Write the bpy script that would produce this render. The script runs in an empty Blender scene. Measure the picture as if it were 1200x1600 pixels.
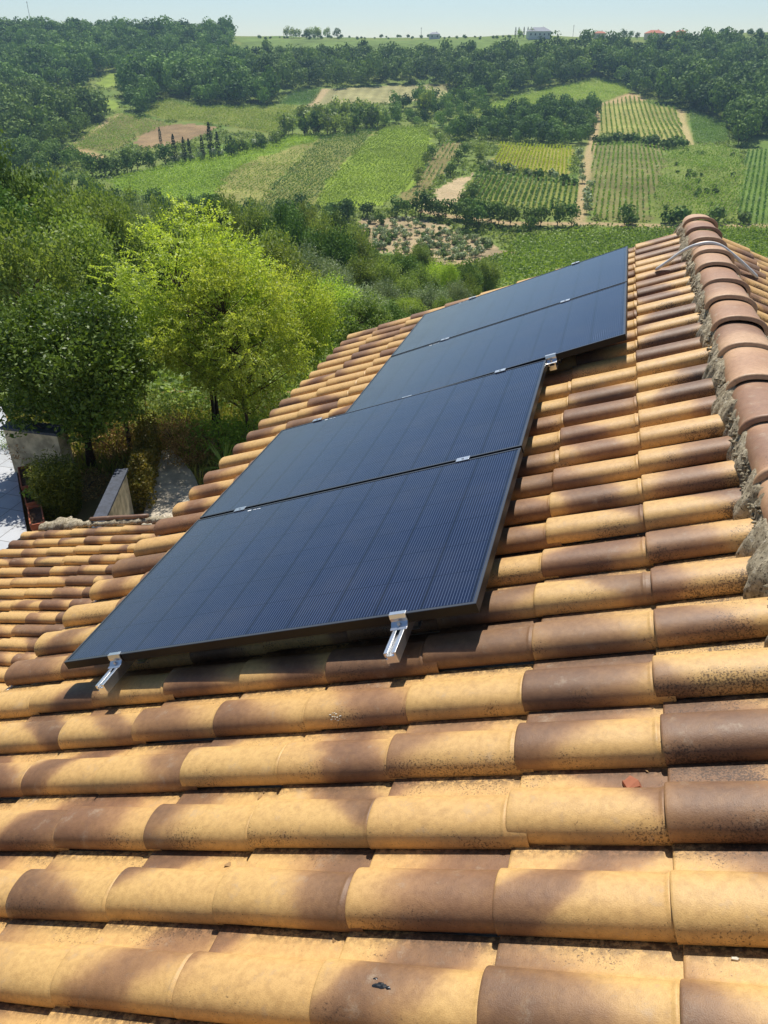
import bpy, math, random
import numpy as np
from mathutils import Matrix, Vector

# ------------------------------------------------------------------ camera, world, sun
sc = bpy.context.scene
RW = np.array([[0.96296, 0.13787, -0.23172], [0.26964, -0.49238, 0.82756], [0.0, -0.85939, -0.51131]])
CAM = np.array([0.2356, -1.8816, 1.4400])
FPX = 1202.0
cd = bpy.data.cameras.new('camera'); cam = bpy.data.objects.new('camera', cd)
sc.collection.objects.link(cam); sc.camera = cam
cd.sensor_fit = 'VERTICAL'; cd.sensor_height = 36.0; cd.lens = FPX / 1600 * 36.0
cd.clip_start = 0.05; cd.clip_end = 5000
M = Matrix([[RW[0, 0], -RW[0, 1], -RW[0, 2], CAM[0]], [RW[1, 0], -RW[1, 1], -RW[1, 2], CAM[1]],
            [RW[2, 0], -RW[2, 1], -RW[2, 2], CAM[2]], [0, 0, 0, 1]])
cam.matrix_world = M

SUN_EL = math.radians(58.5); SUN_AZ = math.radians(-14)      # azimuth from +y towards +x
w = bpy.data.worlds.new('World'); sc.world = w; w.use_nodes = True
nt = w.node_tree; bg = nt.nodes['Background']
sky = nt.nodes.new('ShaderNodeTexSky'); sky.sky_type = 'NISHITA'; sky.sun_disc = False
sky.sun_elevation = SUN_EL; sky.sun_rotation = SUN_AZ; sky.air_density = 0.9; sky.dust_density = 0.15; sky.ozone_density = 2.6
sky.altitude = 200
nt.links.new(sky.outputs[0], bg.inputs[0]); bg.inputs[1].default_value = 0.086
sd = bpy.data.lights.new('sun', 'SUN'); sd.energy = 4.9; sd.angle = math.radians(0.53); sd.color = (1.0, 0.955, 0.88)
so = bpy.data.objects.new('sun', sd); sc.collection.objects.link(so)
sv = Vector((math.cos(SUN_EL) * math.sin(SUN_AZ), math.cos(SUN_EL) * math.cos(SUN_AZ), math.sin(SUN_EL)))
so.rotation_euler = sv.to_track_quat('Z', 'Y').to_euler(); so.location = (0, 0, 60)
sc.view_settings.view_transform = 'Standard'; sc.view_settings.look = 'None'
sc.view_settings.gamma = 1.0; sc.view_settings.use_curve_mapping = False
sc.view_settings.exposure = 0.2

rng = np.random.default_rng(11)
random.seed(5)
col = sc.collection

# ------------------------------------------------------------------ helpers
def tag(o, label=None, cat=None, group=None, kind=None):
    if label: o['label'] = label
    if cat: o['category'] = cat
    if group: o['group'] = group
    if kind: o['kind'] = kind
    return o

def mesh(name, V, F, mat=None, smooth=False, attrs=None):
    V = np.asarray(V, dtype=np.float32)
    me = bpy.data.meshes.new(name)
    if isinstance(F, np.ndarray):
        n, k = F.shape
        me.vertices.add(len(V)); me.vertices.foreach_set('co', V.ravel())
        me.loops.add(n * k); me.loops.foreach_set('vertex_index', F.astype(np.int32).ravel())
        me.polygons.add(n)
        me.polygons.foreach_set('loop_start', np.arange(0, n * k, k, dtype=np.int32))
        me.polygons.foreach_set('loop_total', np.full(n, k, dtype=np.int32))
        me.update(calc_edges=True)
    else:
        me.from_pydata([tuple(map(float, v)) for v in V], [], F); me.update()
    if smooth:
        me.polygons.foreach_set('use_smooth', np.ones(len(me.polygons), dtype=bool))
    if attrs:
        for an, arr in attrs.items():
            arr = np.asarray(arr, dtype=np.float32)
            if arr.ndim == 1:
                a = me.attributes.new(an, 'FLOAT', 'POINT'); a.data.foreach_set('value', arr)
            else:
                a = me.attributes.new(an, 'FLOAT_COLOR', 'POINT'); a.data.foreach_set('color', arr.ravel())
    if mat: me.materials.append(mat)
    return me

def obj(name, me, parent=None, loc=None):
    o = bpy.data.objects.new(name, me); col.objects.link(o)
    if parent is not None: o.parent = parent
    if loc is not None: o.location = loc
    return o

def empty(name, loc=(0, 0, 0), rz=0.0, sc_=None):
    o = bpy.data.objects.new(name, None); col.objects.link(o)
    o.location = loc; o.rotation_euler = (0, 0, rz); o.empty_display_size = 0.2
    if sc_ is not None: o.scale = sc_
    return o

class MB:
    """collects simple solids into one mesh"""
    def __init__(s): s.V = []; s.F = []
    def add(s, V, F):
        b = len(s.V); s.V += [tuple(map(float, v)) for v in V]; s.F += [tuple(i + b for i in f) for f in F]
    def box(s, c, d, X=(1, 0, 0), Y=(0, 1, 0), Z=(0, 0, 1)):
        c = np.array(c, float); X = np.array(X, float); Y = np.array(Y, float); Z = np.array(Z, float)
        V = [c + X * d[0] / 2 * i + Y * d[1] / 2 * j + Z * d[2] / 2 * k for i in (-1, 1) for j in (-1, 1) for k in (-1, 1)]
        s.add(V, [(0, 1, 3, 2), (4, 6, 7, 5), (0, 4, 5, 1), (2, 3, 7, 6), (0, 2, 6, 4), (1, 5, 7, 3)])
    def prism(s, prof, org, P, Q, E, L):
        """extrude 2D profile (in axes P,Q) along E by L"""
        org = np.array(org, float); P = np.array(P, float); Q = np.array(Q, float); E = np.array(E, float); n = len(prof)
        V = [org + P * p + Q * q for p, q in prof] + [org + P * p + Q * q + E * L for p, q in prof]
        s.add(V, [(i, (i + 1) % n, n + (i + 1) % n, n + i) for i in range(n)] + [tuple(range(n - 1, -1, -1)), tuple(range(n, 2 * n))])
    def tube(s, pts, rad, n=8, cap=True):
        pts = [np.array(p, float) for p in pts]
        if np.isscalar(rad): rad = [rad] * len(pts)
        V = []; F = []
        up = np.array([0.13, 0.21, 0.97])
        for i, p in enumerate(pts):
            t = pts[min(i + 1, len(pts) - 1)] - pts[max(i - 1, 0)]; t = t / (np.linalg.norm(t) + 1e-9)
            a = np.cross(t, up if abs(t @ up) < 0.95 else np.array([1, 0, 0.])); a /= np.linalg.norm(a); b = np.cross(t, a)
            for k in range(n):
                an = 2 * math.pi * k / n; V.append(p + rad[i] * (math.cos(an) * a + math.sin(an) * b))
        for i in range(len(pts) - 1):
            for k in range(n):
                F.append((i * n + k, i * n + (k + 1) % n, (i + 1) * n + (k + 1) % n, (i + 1) * n + k))
        if cap: F.append(tuple(range(n - 1, -1, -1))); F.append(tuple((len(pts) - 1) * n + k for k in range(n)))
        s.add(V, F)
    def build(s, name, mat, parent=None, smooth=False, bevel=0):
        me = mesh(name, np.array(s.V), s.F, mat, smooth)
        o = obj(name, me, parent)
        if bevel:
            m = o.modifiers.new('b', 'BEVEL'); m.width = bevel; m.segments = 2; m.limit_method = 'ANGLE'
        return o

# value noise (vectorised)
_perm = np.random.default_rng(3).random(65536)
def _h(ix, iy, iz): return _perm[((ix * 73856093) ^ (iy * 19349663) ^ (iz * 83492791)) & 65535]
def vnoise(p):
    p = np.asarray(p, float)
    if p.shape[-1] == 2: p = np.concatenate([p, np.zeros(p.shape[:-1] + (1,))], -1)
    i = np.floor(p).astype(np.int64); f = p - i; f = f * f * (3 - 2 * f); r = 0
    for dx in (0, 1):
        for dy in (0, 1):
            for dz in (0, 1):
                wgt = (f[..., 0] if dx else 1 - f[..., 0]) * (f[..., 1] if dy else 1 - f[..., 1]) * (f[..., 2] if dz else 1 - f[..., 2])
                r = r + wgt * _h(i[..., 0] + dx, i[..., 1] + dy, i[..., 2] + dz)
    return r * 2 - 1
def fbm(p, o=4):
    p = np.asarray(p, float); s = 0; a = 1; t = 0
    for k in range(o): s = s + a * vnoise(p * 2 ** k + 17.3 * k); t += a; a *= 0.5
    return s / t

# ------------------------------------------------------------------ materials
def new_mat(name):
    m = bpy.data.materials.new(name); m.use_nodes = True
    n = m.node_tree.nodes; l = m.node_tree.links
    return m, n, l, n['Principled BSDF']
def lin(c):
    return tuple(((v / 255) / 12.92 if v / 255 <= 0.04045 else ((v / 255 + 0.055) / 1.055) ** 2.4) for v in c) + (1,)
def nd(n, t, **k):
    x = n.new(t)
    for a, b in k.items(): setattr(x, a, b)
    return x
def math_n(n, l, op, a, b=None, c=None, clamp=False):
    x = n.new('ShaderNodeMath'); x.operation = op; x.use_clamp = clamp
    for i, v in enumerate((a, b, c)):
        if v is None: continue
        if isinstance(v, (int, float)): x.inputs[i].default_value = v
        else: l.new(v, x.inputs[i])
    return x.outputs[0]
def mixc(n, l, f, a, b, bt='MIX'):
    x = n.new('ShaderNodeMix'); x.data_type = 'RGBA'; x.blend_type = bt
    for s_, v in ((x.inputs[0], f), (x.inputs[6], a), (x.inputs[7], b)):
        if isinstance(v, (int, float)): s_.default_value = v
        elif isinstance(v, tuple): s_.default_value = v
        else: l.new(v, s_)
    return x.outputs[2]
def noise(n, l, vec, scale, detail=4, rough=0.55):
    x = n.new('ShaderNodeTexNoise'); x.inputs['Scale'].default_value = scale; x.inputs['Detail'].default_value = detail
    x.inputs['Roughness'].default_value = rough
    if vec is not None: l.new(vec, x.inputs['Vector'])
    return x.outputs[0]
def sstep(n, l, v, a, b):
    x = n.new('ShaderNodeMapRange'); x.interpolation_type = 'SMOOTHSTEP'
    x.inputs[1].default_value = a; x.inputs[2].default_value = b
    l.new(v, x.inputs[0]); return x.outputs[0]
def bump(n, l, h, b, strength=0.4, dist=0.01):
    x = n.new('ShaderNodeBump'); x.inputs['Strength'].default_value = strength; x.inputs['Distance'].default_value = dist
    l.new(h, x.inputs['Height']); l.new(x.outputs[0], b.inputs['Normal'])

def simple(name, c, rough=0.7, metal=0.0, var=0.15, scale=8, bmp=0.0, bd=0.005, spec=0.5, c2=None):
    m, n, l, b = new_mat(name)
    co = n.new('ShaderNodeTexCoord').outputs['Object']
    f = sstep(n, l, noise(n, l, co, scale, 6, 0.6), 0.3, 0.7)
    a = tuple(v * (1 - var) for v in c[:3]) + (1,); z = tuple(min(1, v * (1 + var)) for v in c[:3]) + (1,)
    if c2: a = c2
    l.new(mixc(n, l, f, a, z), b.inputs['Base Color'])
    b.inputs['Roughness'].default_value = rough; b.inputs['Metallic'].default_value = metal
    b.inputs['Specular IOR Level'].default_value = spec
    if bmp: bump(n, l, noise(n, l, co, scale * 5, 6, 0.65), b, bmp, bd)
    return m

def tile_mat(name, light, dark, mid, wear=0.34):
    m, n, l, b = new_mat(name)
    co = n.new('ShaderNodeTexCoord').outputs['Object']
    a1 = nd(n, 'ShaderNodeAttribute', attribute_name='td'); a2 = nd(n, 'ShaderNodeAttribute', attribute_name='te')
    s1 = n.new('ShaderNodeSeparateColor'); l.new(a1.outputs['Color'], s1.inputs[0])
    s2 = n.new('ShaderNodeSeparateColor'); l.new(a2.outputs['Color'], s2.inputs[0])
    u, v, ta = s1.outputs; tk = a1.outputs['Alpha']; seed, tw, hue = s2.outputs; sl = a2.outputs['Alpha']
    off = n.new('ShaderNodeCombineXYZ'); l.new(math_n(n, l, 'MULTIPLY', seed, 37.0), off.inputs[0]); l.new(math_n(n, l, 'MULTIPLY', seed, 91.0), off.inputs[1])
    vv = nd(n, 'ShaderNodeVectorMath', operation='ADD'); l.new(co, vv.inputs[0]); l.new(off.outputs[0], vv.inputs[1])
    P = vv.outputs[0]
    nb = noise(n, l, P, 6, 4, 0.55); nf = noise(n, l, P, 60, 5, 0.6); nm = noise(n, l, P, 22, 4, 0.6)
    # distance of this point from the tile's scorched centre
    d = math_n(n, l, 'SUBTRACT', u, ta)
    d = math_n(n, l, 'ADD', d, math_n(n, l, 'MULTIPLY', math_n(n, l, 'SUBTRACT', v, 0.5), math_n(n, l, 'SUBTRACT', sl, 0.5)))
    d = math_n(n, l, 'ADD', d, math_n(n, l, 'MULTIPLY', math_n(n, l, 'SUBTRACT', nb, 0.5), 0.42))
    d = math_n(n, l, 'DIVIDE', math_n(n, l, 'ABSOLUTE', d), tw)
    k = n.new('ShaderNodeMapRange'); k.interpolation_type = 'SMOOTHSTEP'; k.inputs[1].default_value = 1.55; k.inputs[2].default_value = 0.15
    l.new(d, k.inputs[0])
    k = math_n(n, l, 'MULTIPLY', k.outputs[0], tk)
    k = math_n(n, l, 'MULTIPLY', k, math_n(n, l, 'ADD', 0.72, math_n(n, l, 'MULTIPLY', nm, 0.5)), clamp=True)
    c = mixc(n, l, sstep(n, l, k, 0.0, 0.62), light, mid)
    c = mixc(n, l, sstep(n, l, k, 0.25, 0.95), c, dark)
    # kiln tone of the single tile
    c = mixc(n, l, math_n(n, l, 'MULTIPLY', hue, 0.5), c, mixc(n, l, 0.25, c, lin((196, 134, 92)), 'MIX'))
    # fine mottle
    c = mixc(n, l, math_n(n, l, 'MULTIPLY', sstep(n, l, nf, 0.35, 0.7), 0.38), c, mixc(n, l, 1.0, c, (0.56, 0.50, 0.44, 1), 'MULTIPLY'))
    nff = noise(n, l, P, 420, 2, 0.6)
    c = mixc(n, l, math_n(n, l, 'MULTIPLY', sstep(n, l, nff, 0.5, 0.72), 0.30), c, mixc(n, l, 1.0, c, (0.45, 0.40, 0.36, 1), 'MULTIPLY'))
    c = mixc(n, l, math_n(n, l, 'MULTIPLY', sstep(n, l, noise(n, l, P, 31, 6, 0.7), 0.5, 0.66), 0.22), c, lin((150, 112, 70)))
    # dirt gathered in the channel beside the next barrel
    dg = n.new('ShaderNodeMapRange'); dg.inputs[1].default_value = 0.80; dg.inputs[2].default_value = 0.93; l.new(v, dg.inputs[0])
    c = mixc(n, l, math_n(n, l, 'MULTIPLY', math_n(n, l, 'MULTIPLY', dg.outputs[0], sstep(n, l, noise(n, l, P, 55, 5, 0.75), 0.38, 0.58)), 0.85), c, lin((74, 54, 36)))
    # limescale bloom
    c = mixc(n, l, math_n(n, l, 'MULTIPLY', sstep(n, l, noise(n, l, P, 15, 8, 0.75), 0.54, 0.74), wear), c, lin((196, 178, 152)))
    # dark lichen specks, gathered towards the barrel foot and on some tiles only
    sp = noise(n, l, P, 190, 4, 0.75)
    reg = sstep(n, l, noise(n, l, P, 5.5, 2, 0.5), 0.50, 0.66)
    foot = n.new('ShaderNodeMapRange'); foot.inputs[1].default_value = 0.30; foot.inputs[2].default_value = 0.03; l.new(v, foot.inputs[0])
    pan = sstep(n, l, v, 0.66, 0.74)
    amt = math_n(n, l, 'MULTIPLY', math_n(n, l, 'ADD', math_n(n, l, 'MAXIMUM', foot.outputs[0], math_n(n, l, 'MULTIPLY', pan, 0.8)), math_n(n, l, 'MULTIPLY', reg, 0.55)), 0.17)
    sx = n.new('ShaderNodeSeparateXYZ'); l.new(co, sx.inputs[0])
    amt = math_n(n, l, 'ADD', amt, math_n(n, l, 'MULTIPLY', math_n(n, l, 'MULTIPLY', sstep(n, l, sx.outputs[0], 0.42, 0.74), sstep(n, l, noise(n, l, co, 4.5, 3, 0.6), 0.40, 0.60)), 0.125))
    thr = math_n(n, l, 'SUBTRACT', 0.775, amt)
    spk = n.new('ShaderNodeMapRange'); l.new(sp, spk.inputs[0]); l.new(thr, spk.inputs[1]); l.new(math_n(n, l, 'ADD', thr, 0.06), spk.inputs[2])
    c = mixc(n, l, math_n(n, l, 'MULTIPLY', spk.outputs[0], 0.8), c, lin((62, 46, 34)))
    l.new(c, b.inputs['Base Color'])
    b.inputs['Roughness'].default_value = 0.52; b.inputs['Specular IOR Level'].default_value = 0.42
    hh = math_n(n, l, 'ADD', math_n(n, l, 'MULTIPLY', noise(n, l, P, 420, 3, 0.6), 0.7), math_n(n, l, 'MULTIPLY', nf, 0.8))
    bump(n, l, hh, b, 0.42, 0.0020)
    return m

MT = {}
MT['tile'] = tile_mat('roof_tile_clay', lin((210, 170, 106)), lin((116, 86, 62)), lin((168, 128, 86)))
MT['cap'] = tile_mat('ridge_clay', lin((200, 164, 128)), lin((134, 104, 84)), lin((172, 134, 104)), .62)

def mortar_mat():
    m, n, l, b = new_mat('rough_mortar')
    co = n.new('ShaderNodeTexCoord').outputs['Object']
    c = mixc(n, l, sstep(n, l, noise(n, l, co, 26, 6, 0.7), 0.35, 0.65), lin((140, 126, 100)), lin((204, 190, 160)))
    c = mixc(n, l, sstep(n, l, noise(n, l, co, 85, 5, 0.7), 0.52, 0.62), c, lin((88, 76, 58)))
    c = mixc(n, l, math_n(n, l, 'MULTIPLY', sstep(n, l, noise(n, l, co, 50, 4, 0.7), 0.60, 0.66), 0.8), c, lin((205, 198, 180)))
    l.new(c, b.inputs['Base Color']); b.inputs['Roughness'].default_value = 0.95
    bump(n, l, noise(n, l, co, 120, 8, 0.75), b, 1.0, 0.012)
    return m
MT['mortar'] = mortar_mat()

def glass_mat():
    m, n, l, b = new_mat('solar_cells_under_glass')
    at = nd(n, 'ShaderNodeAttribute', attribute_name='pc'); s = n.new('ShaderNodeSeparateColor'); l.new(at.outputs['Color'], s.inputs[0])
    a, c_ = s.outputs[0], s.outputs[1]           # metres along the long side, metres along the short side
    def lines(v, period, width, soft):
        f = math_n(n, l, 'FRACT', math_n(n, l, 'DIVIDE', v, period))
        f = math_n(n, l, 'ABSOLUTE', math_n(n, l, 'SUBTRACT', f, 0.5))
        x = n.new('ShaderNodeMapRange'); x.inputs[1].default_value = width / period + soft; x.inputs[2].default_value = width / period
        l.new(f, x.inputs[0]); return x.outputs[0]
    bus = lines(a, 0.01052, 0.00085, 0.06)
    gap = lines(a, 0.1683, 0.0042, 0.010); gap2 = lines(c_, 0.1838, 0.0011, 0.004)
    gap3 = lines(c_, 0.0919, 0.0006, 0.004)
    g = math_n(n, l, 'MAXIMUM', gap, gap2)
    inside = math_n(n, l, 'MULTIPLY', math_n(n, l, 'SUBTRACT', 1.0, g), 1.0, clamp=True)
    # cells differ slightly from each other
    vc = n.new('ShaderNodeCombineXYZ')
    l.new(math_n(n, l, 'FLOOR', math_n(n, l, 'DIVIDE', a, 0.1683)), vc.inputs[0]); l.new(math_n(n, l, 'FLOOR', math_n(n, l, 'DIVIDE', c_, 0.1838)), vc.inputs[1])
    wn = n.new('ShaderNodeTexWhiteNoise'); l.new(vc.outputs[0], wn.inputs[0])
    cell = mixc(n, l, wn.outputs[0], (0.0030, 0.0060, 0.025, 1), (0.0042, 0.0080, 0.032, 1))
    base = mixc(n, l, g, cell, (0.0034, 0.0050, 0.014, 1))
    base = mixc(n, l, math_n(n, l, 'MULTIPLY', gap3, 0.25), base, (0.02, 0.025, 0.04, 1))
    base = mixc(n, l, math_n(n, l, 'MULTIPLY', math_n(n, l, 'MULTIPLY', bus, inside), 0.38), base, (0.17, 0.22, 0.33, 1))
    co = n.new('ShaderNodeTexCoord').outputs['Object']
    dust = sstep(n, l, noise(n, l, co, 3.2, 8, 0.7), 0.35, 0.85)
    base = mixc(n, l, math_n(n, l, 'MULTIPLY', dust, 0.035), base, (0.42, 0.40, 0.36, 1))
    l.new(base, b.inputs['Base Color'])
    b.inputs['Roughness'].default_value = 0.20; b.inputs['IOR'].default_value = 1.56; b.inputs['Specular Tint'].default_value = (0.66, 0.84, 1.0, 1)
    b.inputs['Specular IOR Level'].default_value = 0.5
    rr = math_n(n, l, 'ADD', 0.09, math_n(n, l, 'MULTIPLY', dust, 0.10)); l.new(rr, b.inputs['Roughness'])
    return m
MT['cells'] = glass_mat()
MT['frame'] = simple('black_anodised_frame', (0.010, 0.010, 0.011), 0.45, 0.0, 0.1, spec=0.22)
MT['frame_lip_glint'] = simple('anodised_lip_sky_glint', (0.10, 0.105, 0.115), 0.32, 0.6, 0.05)  # same black frame, top faces coloured paler to show the sky's glint
MT['alu'] = simple('aluminium', (0.74, 0.75, 0.76), 0.34, 0.95, 0.06, 30)
MT['steel'] = simple('zinc_bolt', (0.60, 0.61, 0.62), 0.3, 0.95, 0.08, 30)
MT['white_metal'] = simple('pale_painted_metal', lin((226, 224, 218)), 0.45, 0.0, 0.06)
MT['conduit'] = simple('grey_plastic_conduit', lin((214, 216, 214)), 0.4, 0.0, 0.06, 30)
MT['logo'] = simple('white_print', (0.75, 0.78, 0.8), 0.5, 0, 0.02)
MT['stucco'] = simple('beige_stucco', lin((182, 168, 138)), 0.9, 0, 0.38, 4, 0.7, 0.008)
MT['whitewall'] = simple('house_render', lin((222, 212, 190)), 0.9, 0, 0.1, 3, 0.4, 0.004)
MT['slate'] = simple('slate_capping', lin((58, 64, 76)), 0.75, 0, 0.35, 14, 0.6, 0.006)
MT['terracotta'] = simple('terracotta', lin((176, 98, 66)), 0.8, 0, 0.2, 12, 0.3, 0.003)
MT['soil'] = simple('planter_soil', lin((96, 70, 48)), 0.95, 0, 0.35, 30, 0.9, 0.02)
MT['bark'] = simple('tree_bark', lin((92, 78, 62)), 0.9, 0, 0.4, 14, 0.8, 0.02)
MT['bark_dark'] = simple('dark_bark', lin((66, 54, 42)), 0.9, 0, 0.4, 14, 0.8, 0.02)
MT['tar'] = simple('black_tar', (0.012, 0.013, 0.015), 0.35, 0, 0.2)
MT['brick'] = simple('clay_shard', lin((164, 100, 70)), 0.85, 0, 0.15, 20, 0.3, 0.002)
MT['lime'] = simple('lime_crust', lin((214, 206, 186)), 0.9, 0, 0.15, 60, 0.5, 0.002)
MT['concrete'] = simple('concrete_path', lin((186, 174, 154)), 0.92, 0, 0.28, 2.2, 0.6, 0.006)
MT['pink_wall'] = simple('pale_plaster', lin((214, 200, 184)), 0.9, 0, 0.05)
MT['orange_wall'] = simple('orange_plaster', lin((214, 150, 104)), 0.9, 0, 0.05)
MT['grey_wall'] = simple('grey_plaster', lin((214, 212, 208)), 0.9, 0, 0.05)
MT['red_roof'] = simple('red_tiles_far', lin((186, 112, 84)), 0.85, 0, 0.12)
MT['grey_roof'] = simple('grey_roof_far', lin((150, 152, 158)), 0.85, 0, 0.1)
MT['window'] = simple('window_glass', (0.03, 0.04, 0.05), 0.1, 0, 0.05)

def paver_mat():
    m, n, l, b = new_mat('terrace_slabs')
    co = n.new('ShaderNodeTexCoord').outputs['Object']
    br = n.new('ShaderNodeTexBrick'); l.new(co, br.inputs[0]); br.offset = 0.0
    br.inputs['Scale'].default_value = 1.0; br.inputs['Brick Width'].default_value = 0.5; br.inputs['Row Height'].default_value = 0.5
    br.inputs['Mortar Size'].default_value = 0.008; br.inputs['Mortar Smooth'].default_value = 0.1
    br.inputs['Color1'].default_value = lin((186, 188, 190)); br.inputs['Color2'].default_value = lin((172, 176, 180)); br.inputs['Mortar'].default_value = lin((112, 110, 106))
    c = mixc(n, l, math_n(n, l, 'MULTIPLY', sstep(n, l, noise(n, l, co, 3, 7, 0.7), 0.4, 0.7), 0.35), br.outputs[0], lin((140, 138, 132)))
    l.new(c, b.inputs['Base Color']); b.inputs['Roughness'].default_value = 0.75
    return m
MT['pavers'] = paver_mat()

def leaf_mat(name, c0, c1, trans=0.38, gloss=0.42, tcol=None, spec=0.3):
    m, n, l, b = new_mat(name)
    at = nd(n, 'ShaderNodeAttribute', attribute_name='lc')
    oi = n.new('ShaderNodeObjectInfo')
    c = mixc(n, l, at.outputs['Fac'], c0, c1)
    hs = n.new('ShaderNodeHueSaturation'); l.new(c, hs.inputs['Color'])
    l.new(math_n(n, l, 'ADD', 0.488, math_n(n, l, 'MULTIPLY', oi.outputs['Random'], 0.024)), hs.inputs['Hue'])
    l.new(math_n(n, l, 'ADD', 0.78, math_n(n, l, 'MULTIPLY', math_n(n, l, 'FRACT', math_n(n, l, 'MULTIPLY', oi.outputs['Random'], 7.3)), 0.44)), hs.inputs['Value'])
    c = hs.outputs[0]
    l.new(c, b.inputs['Base Color']); b.inputs['Roughness'].default_value = gloss; b.inputs['Specular IOR Level'].default_value = spec
    t = n.new('ShaderNodeBsdfTranslucent')
    tc = mixc(n, l, 1.0, c, tcol or (1.3, 1.32, 0.62, 1), 'MULTIPLY'); l.new(tc, t.inputs[0])
    mx = n.new('ShaderNodeMixShader'); mx.inputs[0].default_value = trans
    l.new(b.outputs[0], mx.inputs[1]); l.new(t.outputs[0], mx.inputs[2])
    l.new(mx.outputs[0], n['Material Output'].inputs[0])
    return m
MT['lf_robinia'] = leaf_mat('robinia_leaves', lin((110, 140, 50)), lin((202, 216, 98)), 0.44, 0.5)
MT['lf_bay'] = leaf_mat('bay_leaves', lin((58, 80, 30)), lin((128, 148, 60)), 0.27, 0.46)
MT['lf_mid'] = leaf_mat('mixed_leaves', lin((88, 111, 54)), lin((158, 174, 94)), 0.36, 0.55, None, .2)
MT['lf_dark'] = leaf_mat('oak_leaves', lin((58, 84, 42)), lin((128, 154, 76)), 0.16, 0.7, None, .1)
MT['lf_yellow'] = leaf_mat('yellowish_leaves', lin((108, 116, 34)), lin((186, 184, 56)), 0.42, 0.5)
MT['lf_grey'] = leaf_mat('olive_leaves', lin((116, 134, 92)), lin((186, 196, 150)), 0.2, 0.5)
MT['lf_cypress'] = leaf_mat('cypress_leaves', lin((26, 44, 24)), lin((48, 70, 34)), 0.1, 0.6)
MT['lf_vine'] = leaf_mat('vine_leaves', lin((106, 138, 48)), lin((164, 190, 78)), 0.34, 0.55)
MT['lf_vine_y'] = leaf_mat('yellow_vine_leaves', lin((160, 176, 40)), lin((216, 222, 74)), 0.4, 0.55)
MT['lf_vine_d'] = leaf_mat('dark_vine_leaves', lin((76, 110, 46)), lin((126, 158, 70)), 0.3, 0.55)
MT['lf_dry'] = leaf_mat('dry_leaves', lin((124, 88, 52)), lin((196, 164, 110)), 0.3, 0.6, (1.2, 1.0, 0.7, 1))
MT['lf_grass'] = leaf_mat('grass_blades', lin((96, 112, 44)), lin((184, 170, 98)), 0.4, 0.6)

# ------------------------------------------------------------------ picture geometry -> real places
FWD = np.array([RW[0, 2], RW[1, 2]]); FWD /= np.linalg.norm(FWD); LAT = np.array([FWD[1], -FWD[0]])
_pd = np.array([-60, 0, 16, 22, 30, 45, 65, 90, 120, 150, 180, 200, 235, 280, 335, 400, 470, 530, 580, 625, 660, 720, 770, 900, 1300])
_pz = np.array([-7.74, -7.74, -7.8, -8.7, -11, -15.8, -21.5, -27.6, -32.5, -35.3, -36, -35, -33.8, -31.9, -28.7, -23.4, -16, -8.3, 0, 5.5, 9.9, 12.6, 11.5, 0, -25])
_xs = np.arange(-60, 1300, 2.0)
_zs = np.interp(_xs, _pd, _pz); _k = np.exp(-np.arange(-8, 9) ** 2 / 18.0); _k /= _k.sum()
_zsm = np.convolve(np.pad(_zs, 8, mode='edge'), _k, mode='valid')
_zs = np.where(_xs < 19, _zs, _zsm)
def H(x, y):
    x = np.asarray(x, float); y = np.asarray(y, float)
    px = x - CAM[0]; py = y - CAM[1]
    f = px * FWD[0] + py * FWD[1]; g = px * LAT[0] + py * LAT[1]
    z = np.interp(f, _xs, _zs)
    far = np.clip((f - 40) / 120, 0, 1)
    z = z + far * (2.2 * vnoise(np.stack([x / 90, y / 90], -1)) + 0.8 * vnoise(np.stack([x / 31 + 9, y / 31], -1)))
    z = z + np.clip((f - 300) / 300, 0, 1) * (3.0 * np.clip((g - 150) / 200, 0, 1) + 2.0 * np.clip((-g - 100) / 150, 0, 1))
    return z + CAM[2]
def ray(px, py):
    return RW @ np.array([px - 600.0, py - 800.0, FPX])
def atz(px, py, z):
    d = ray(px, py); t = (z - CAM[2]) / d[2]; return CAM + t * d
_ts = np.concatenate([np.linspace(5, 60, 300), np.geomspace(60, 1000, 1500)])
def hit(px, py):
    d = ray(px, py); d = d / np.hypot(d[0], d[1])
    P = CAM[None] + _ts[:, None] * d[None]
    below = P[:, 2] < H(P[:, 0], P[:, 1])
    i = int(np.argmax(below)) if below.any() else len(_ts) - 1
    if not below.any():
        gap = P[:, 2] - H(P[:, 0], P[:, 1]); k = _ts > 450; i = int(np.nonzero(k)[0][0] + np.argmin(gap[k]))
    p = P[i]; return np.array([p[0], p[1], float(H(p[0], p[1]))])
def at_dist(px, d):
    """ground point seen in picture column px (near the horizon line) at forward distance d"""
    r = ray(px, 300); r = r[:2] / (r[:2] @ FWD); p = CAM[:2] + r * d
    return np.array([p[0], p[1], float(H(p[0], p[1]))])
def in_poly(X, Y, poly):
    poly = np.asarray(poly); r = np.zeros(X.shape, bool); n = len(poly); j = n - 1
    for i in range(n):
        xi, yi = poly[i][:2]; xj, yj = poly[j][:2]
        c = ((yi > Y) != (yj > Y)) & (X < (xj - xi) * (Y - yi) / (yj - yi + 1e-12) + xi)
        r ^= c; j = i
    return r
def gpoly(pts): return np.array([hit(x, y)[:2] for x, y in pts])

# roof coordinates: a = down the slope (to the left), b = along the ridge, h = height over the panel plane
PR = math.radians(21.262)
AX = np.array([-math.cos(PR), 0, -math.sin(PR)]); BX = np.array([0, 1.0, 0]); NX = np.array([-math.sin(PR), 0, math.cos(PR)])
def RP(a, b, h):
    a = np.asarray(a, float)[..., None]; b = np.asarray(b, float)[..., None]; h = np.asarray(h, float)[..., None]
    return a * AX + b * BX + h * NX
XR = 0.929                                            # the ridge line stands over this x

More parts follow.
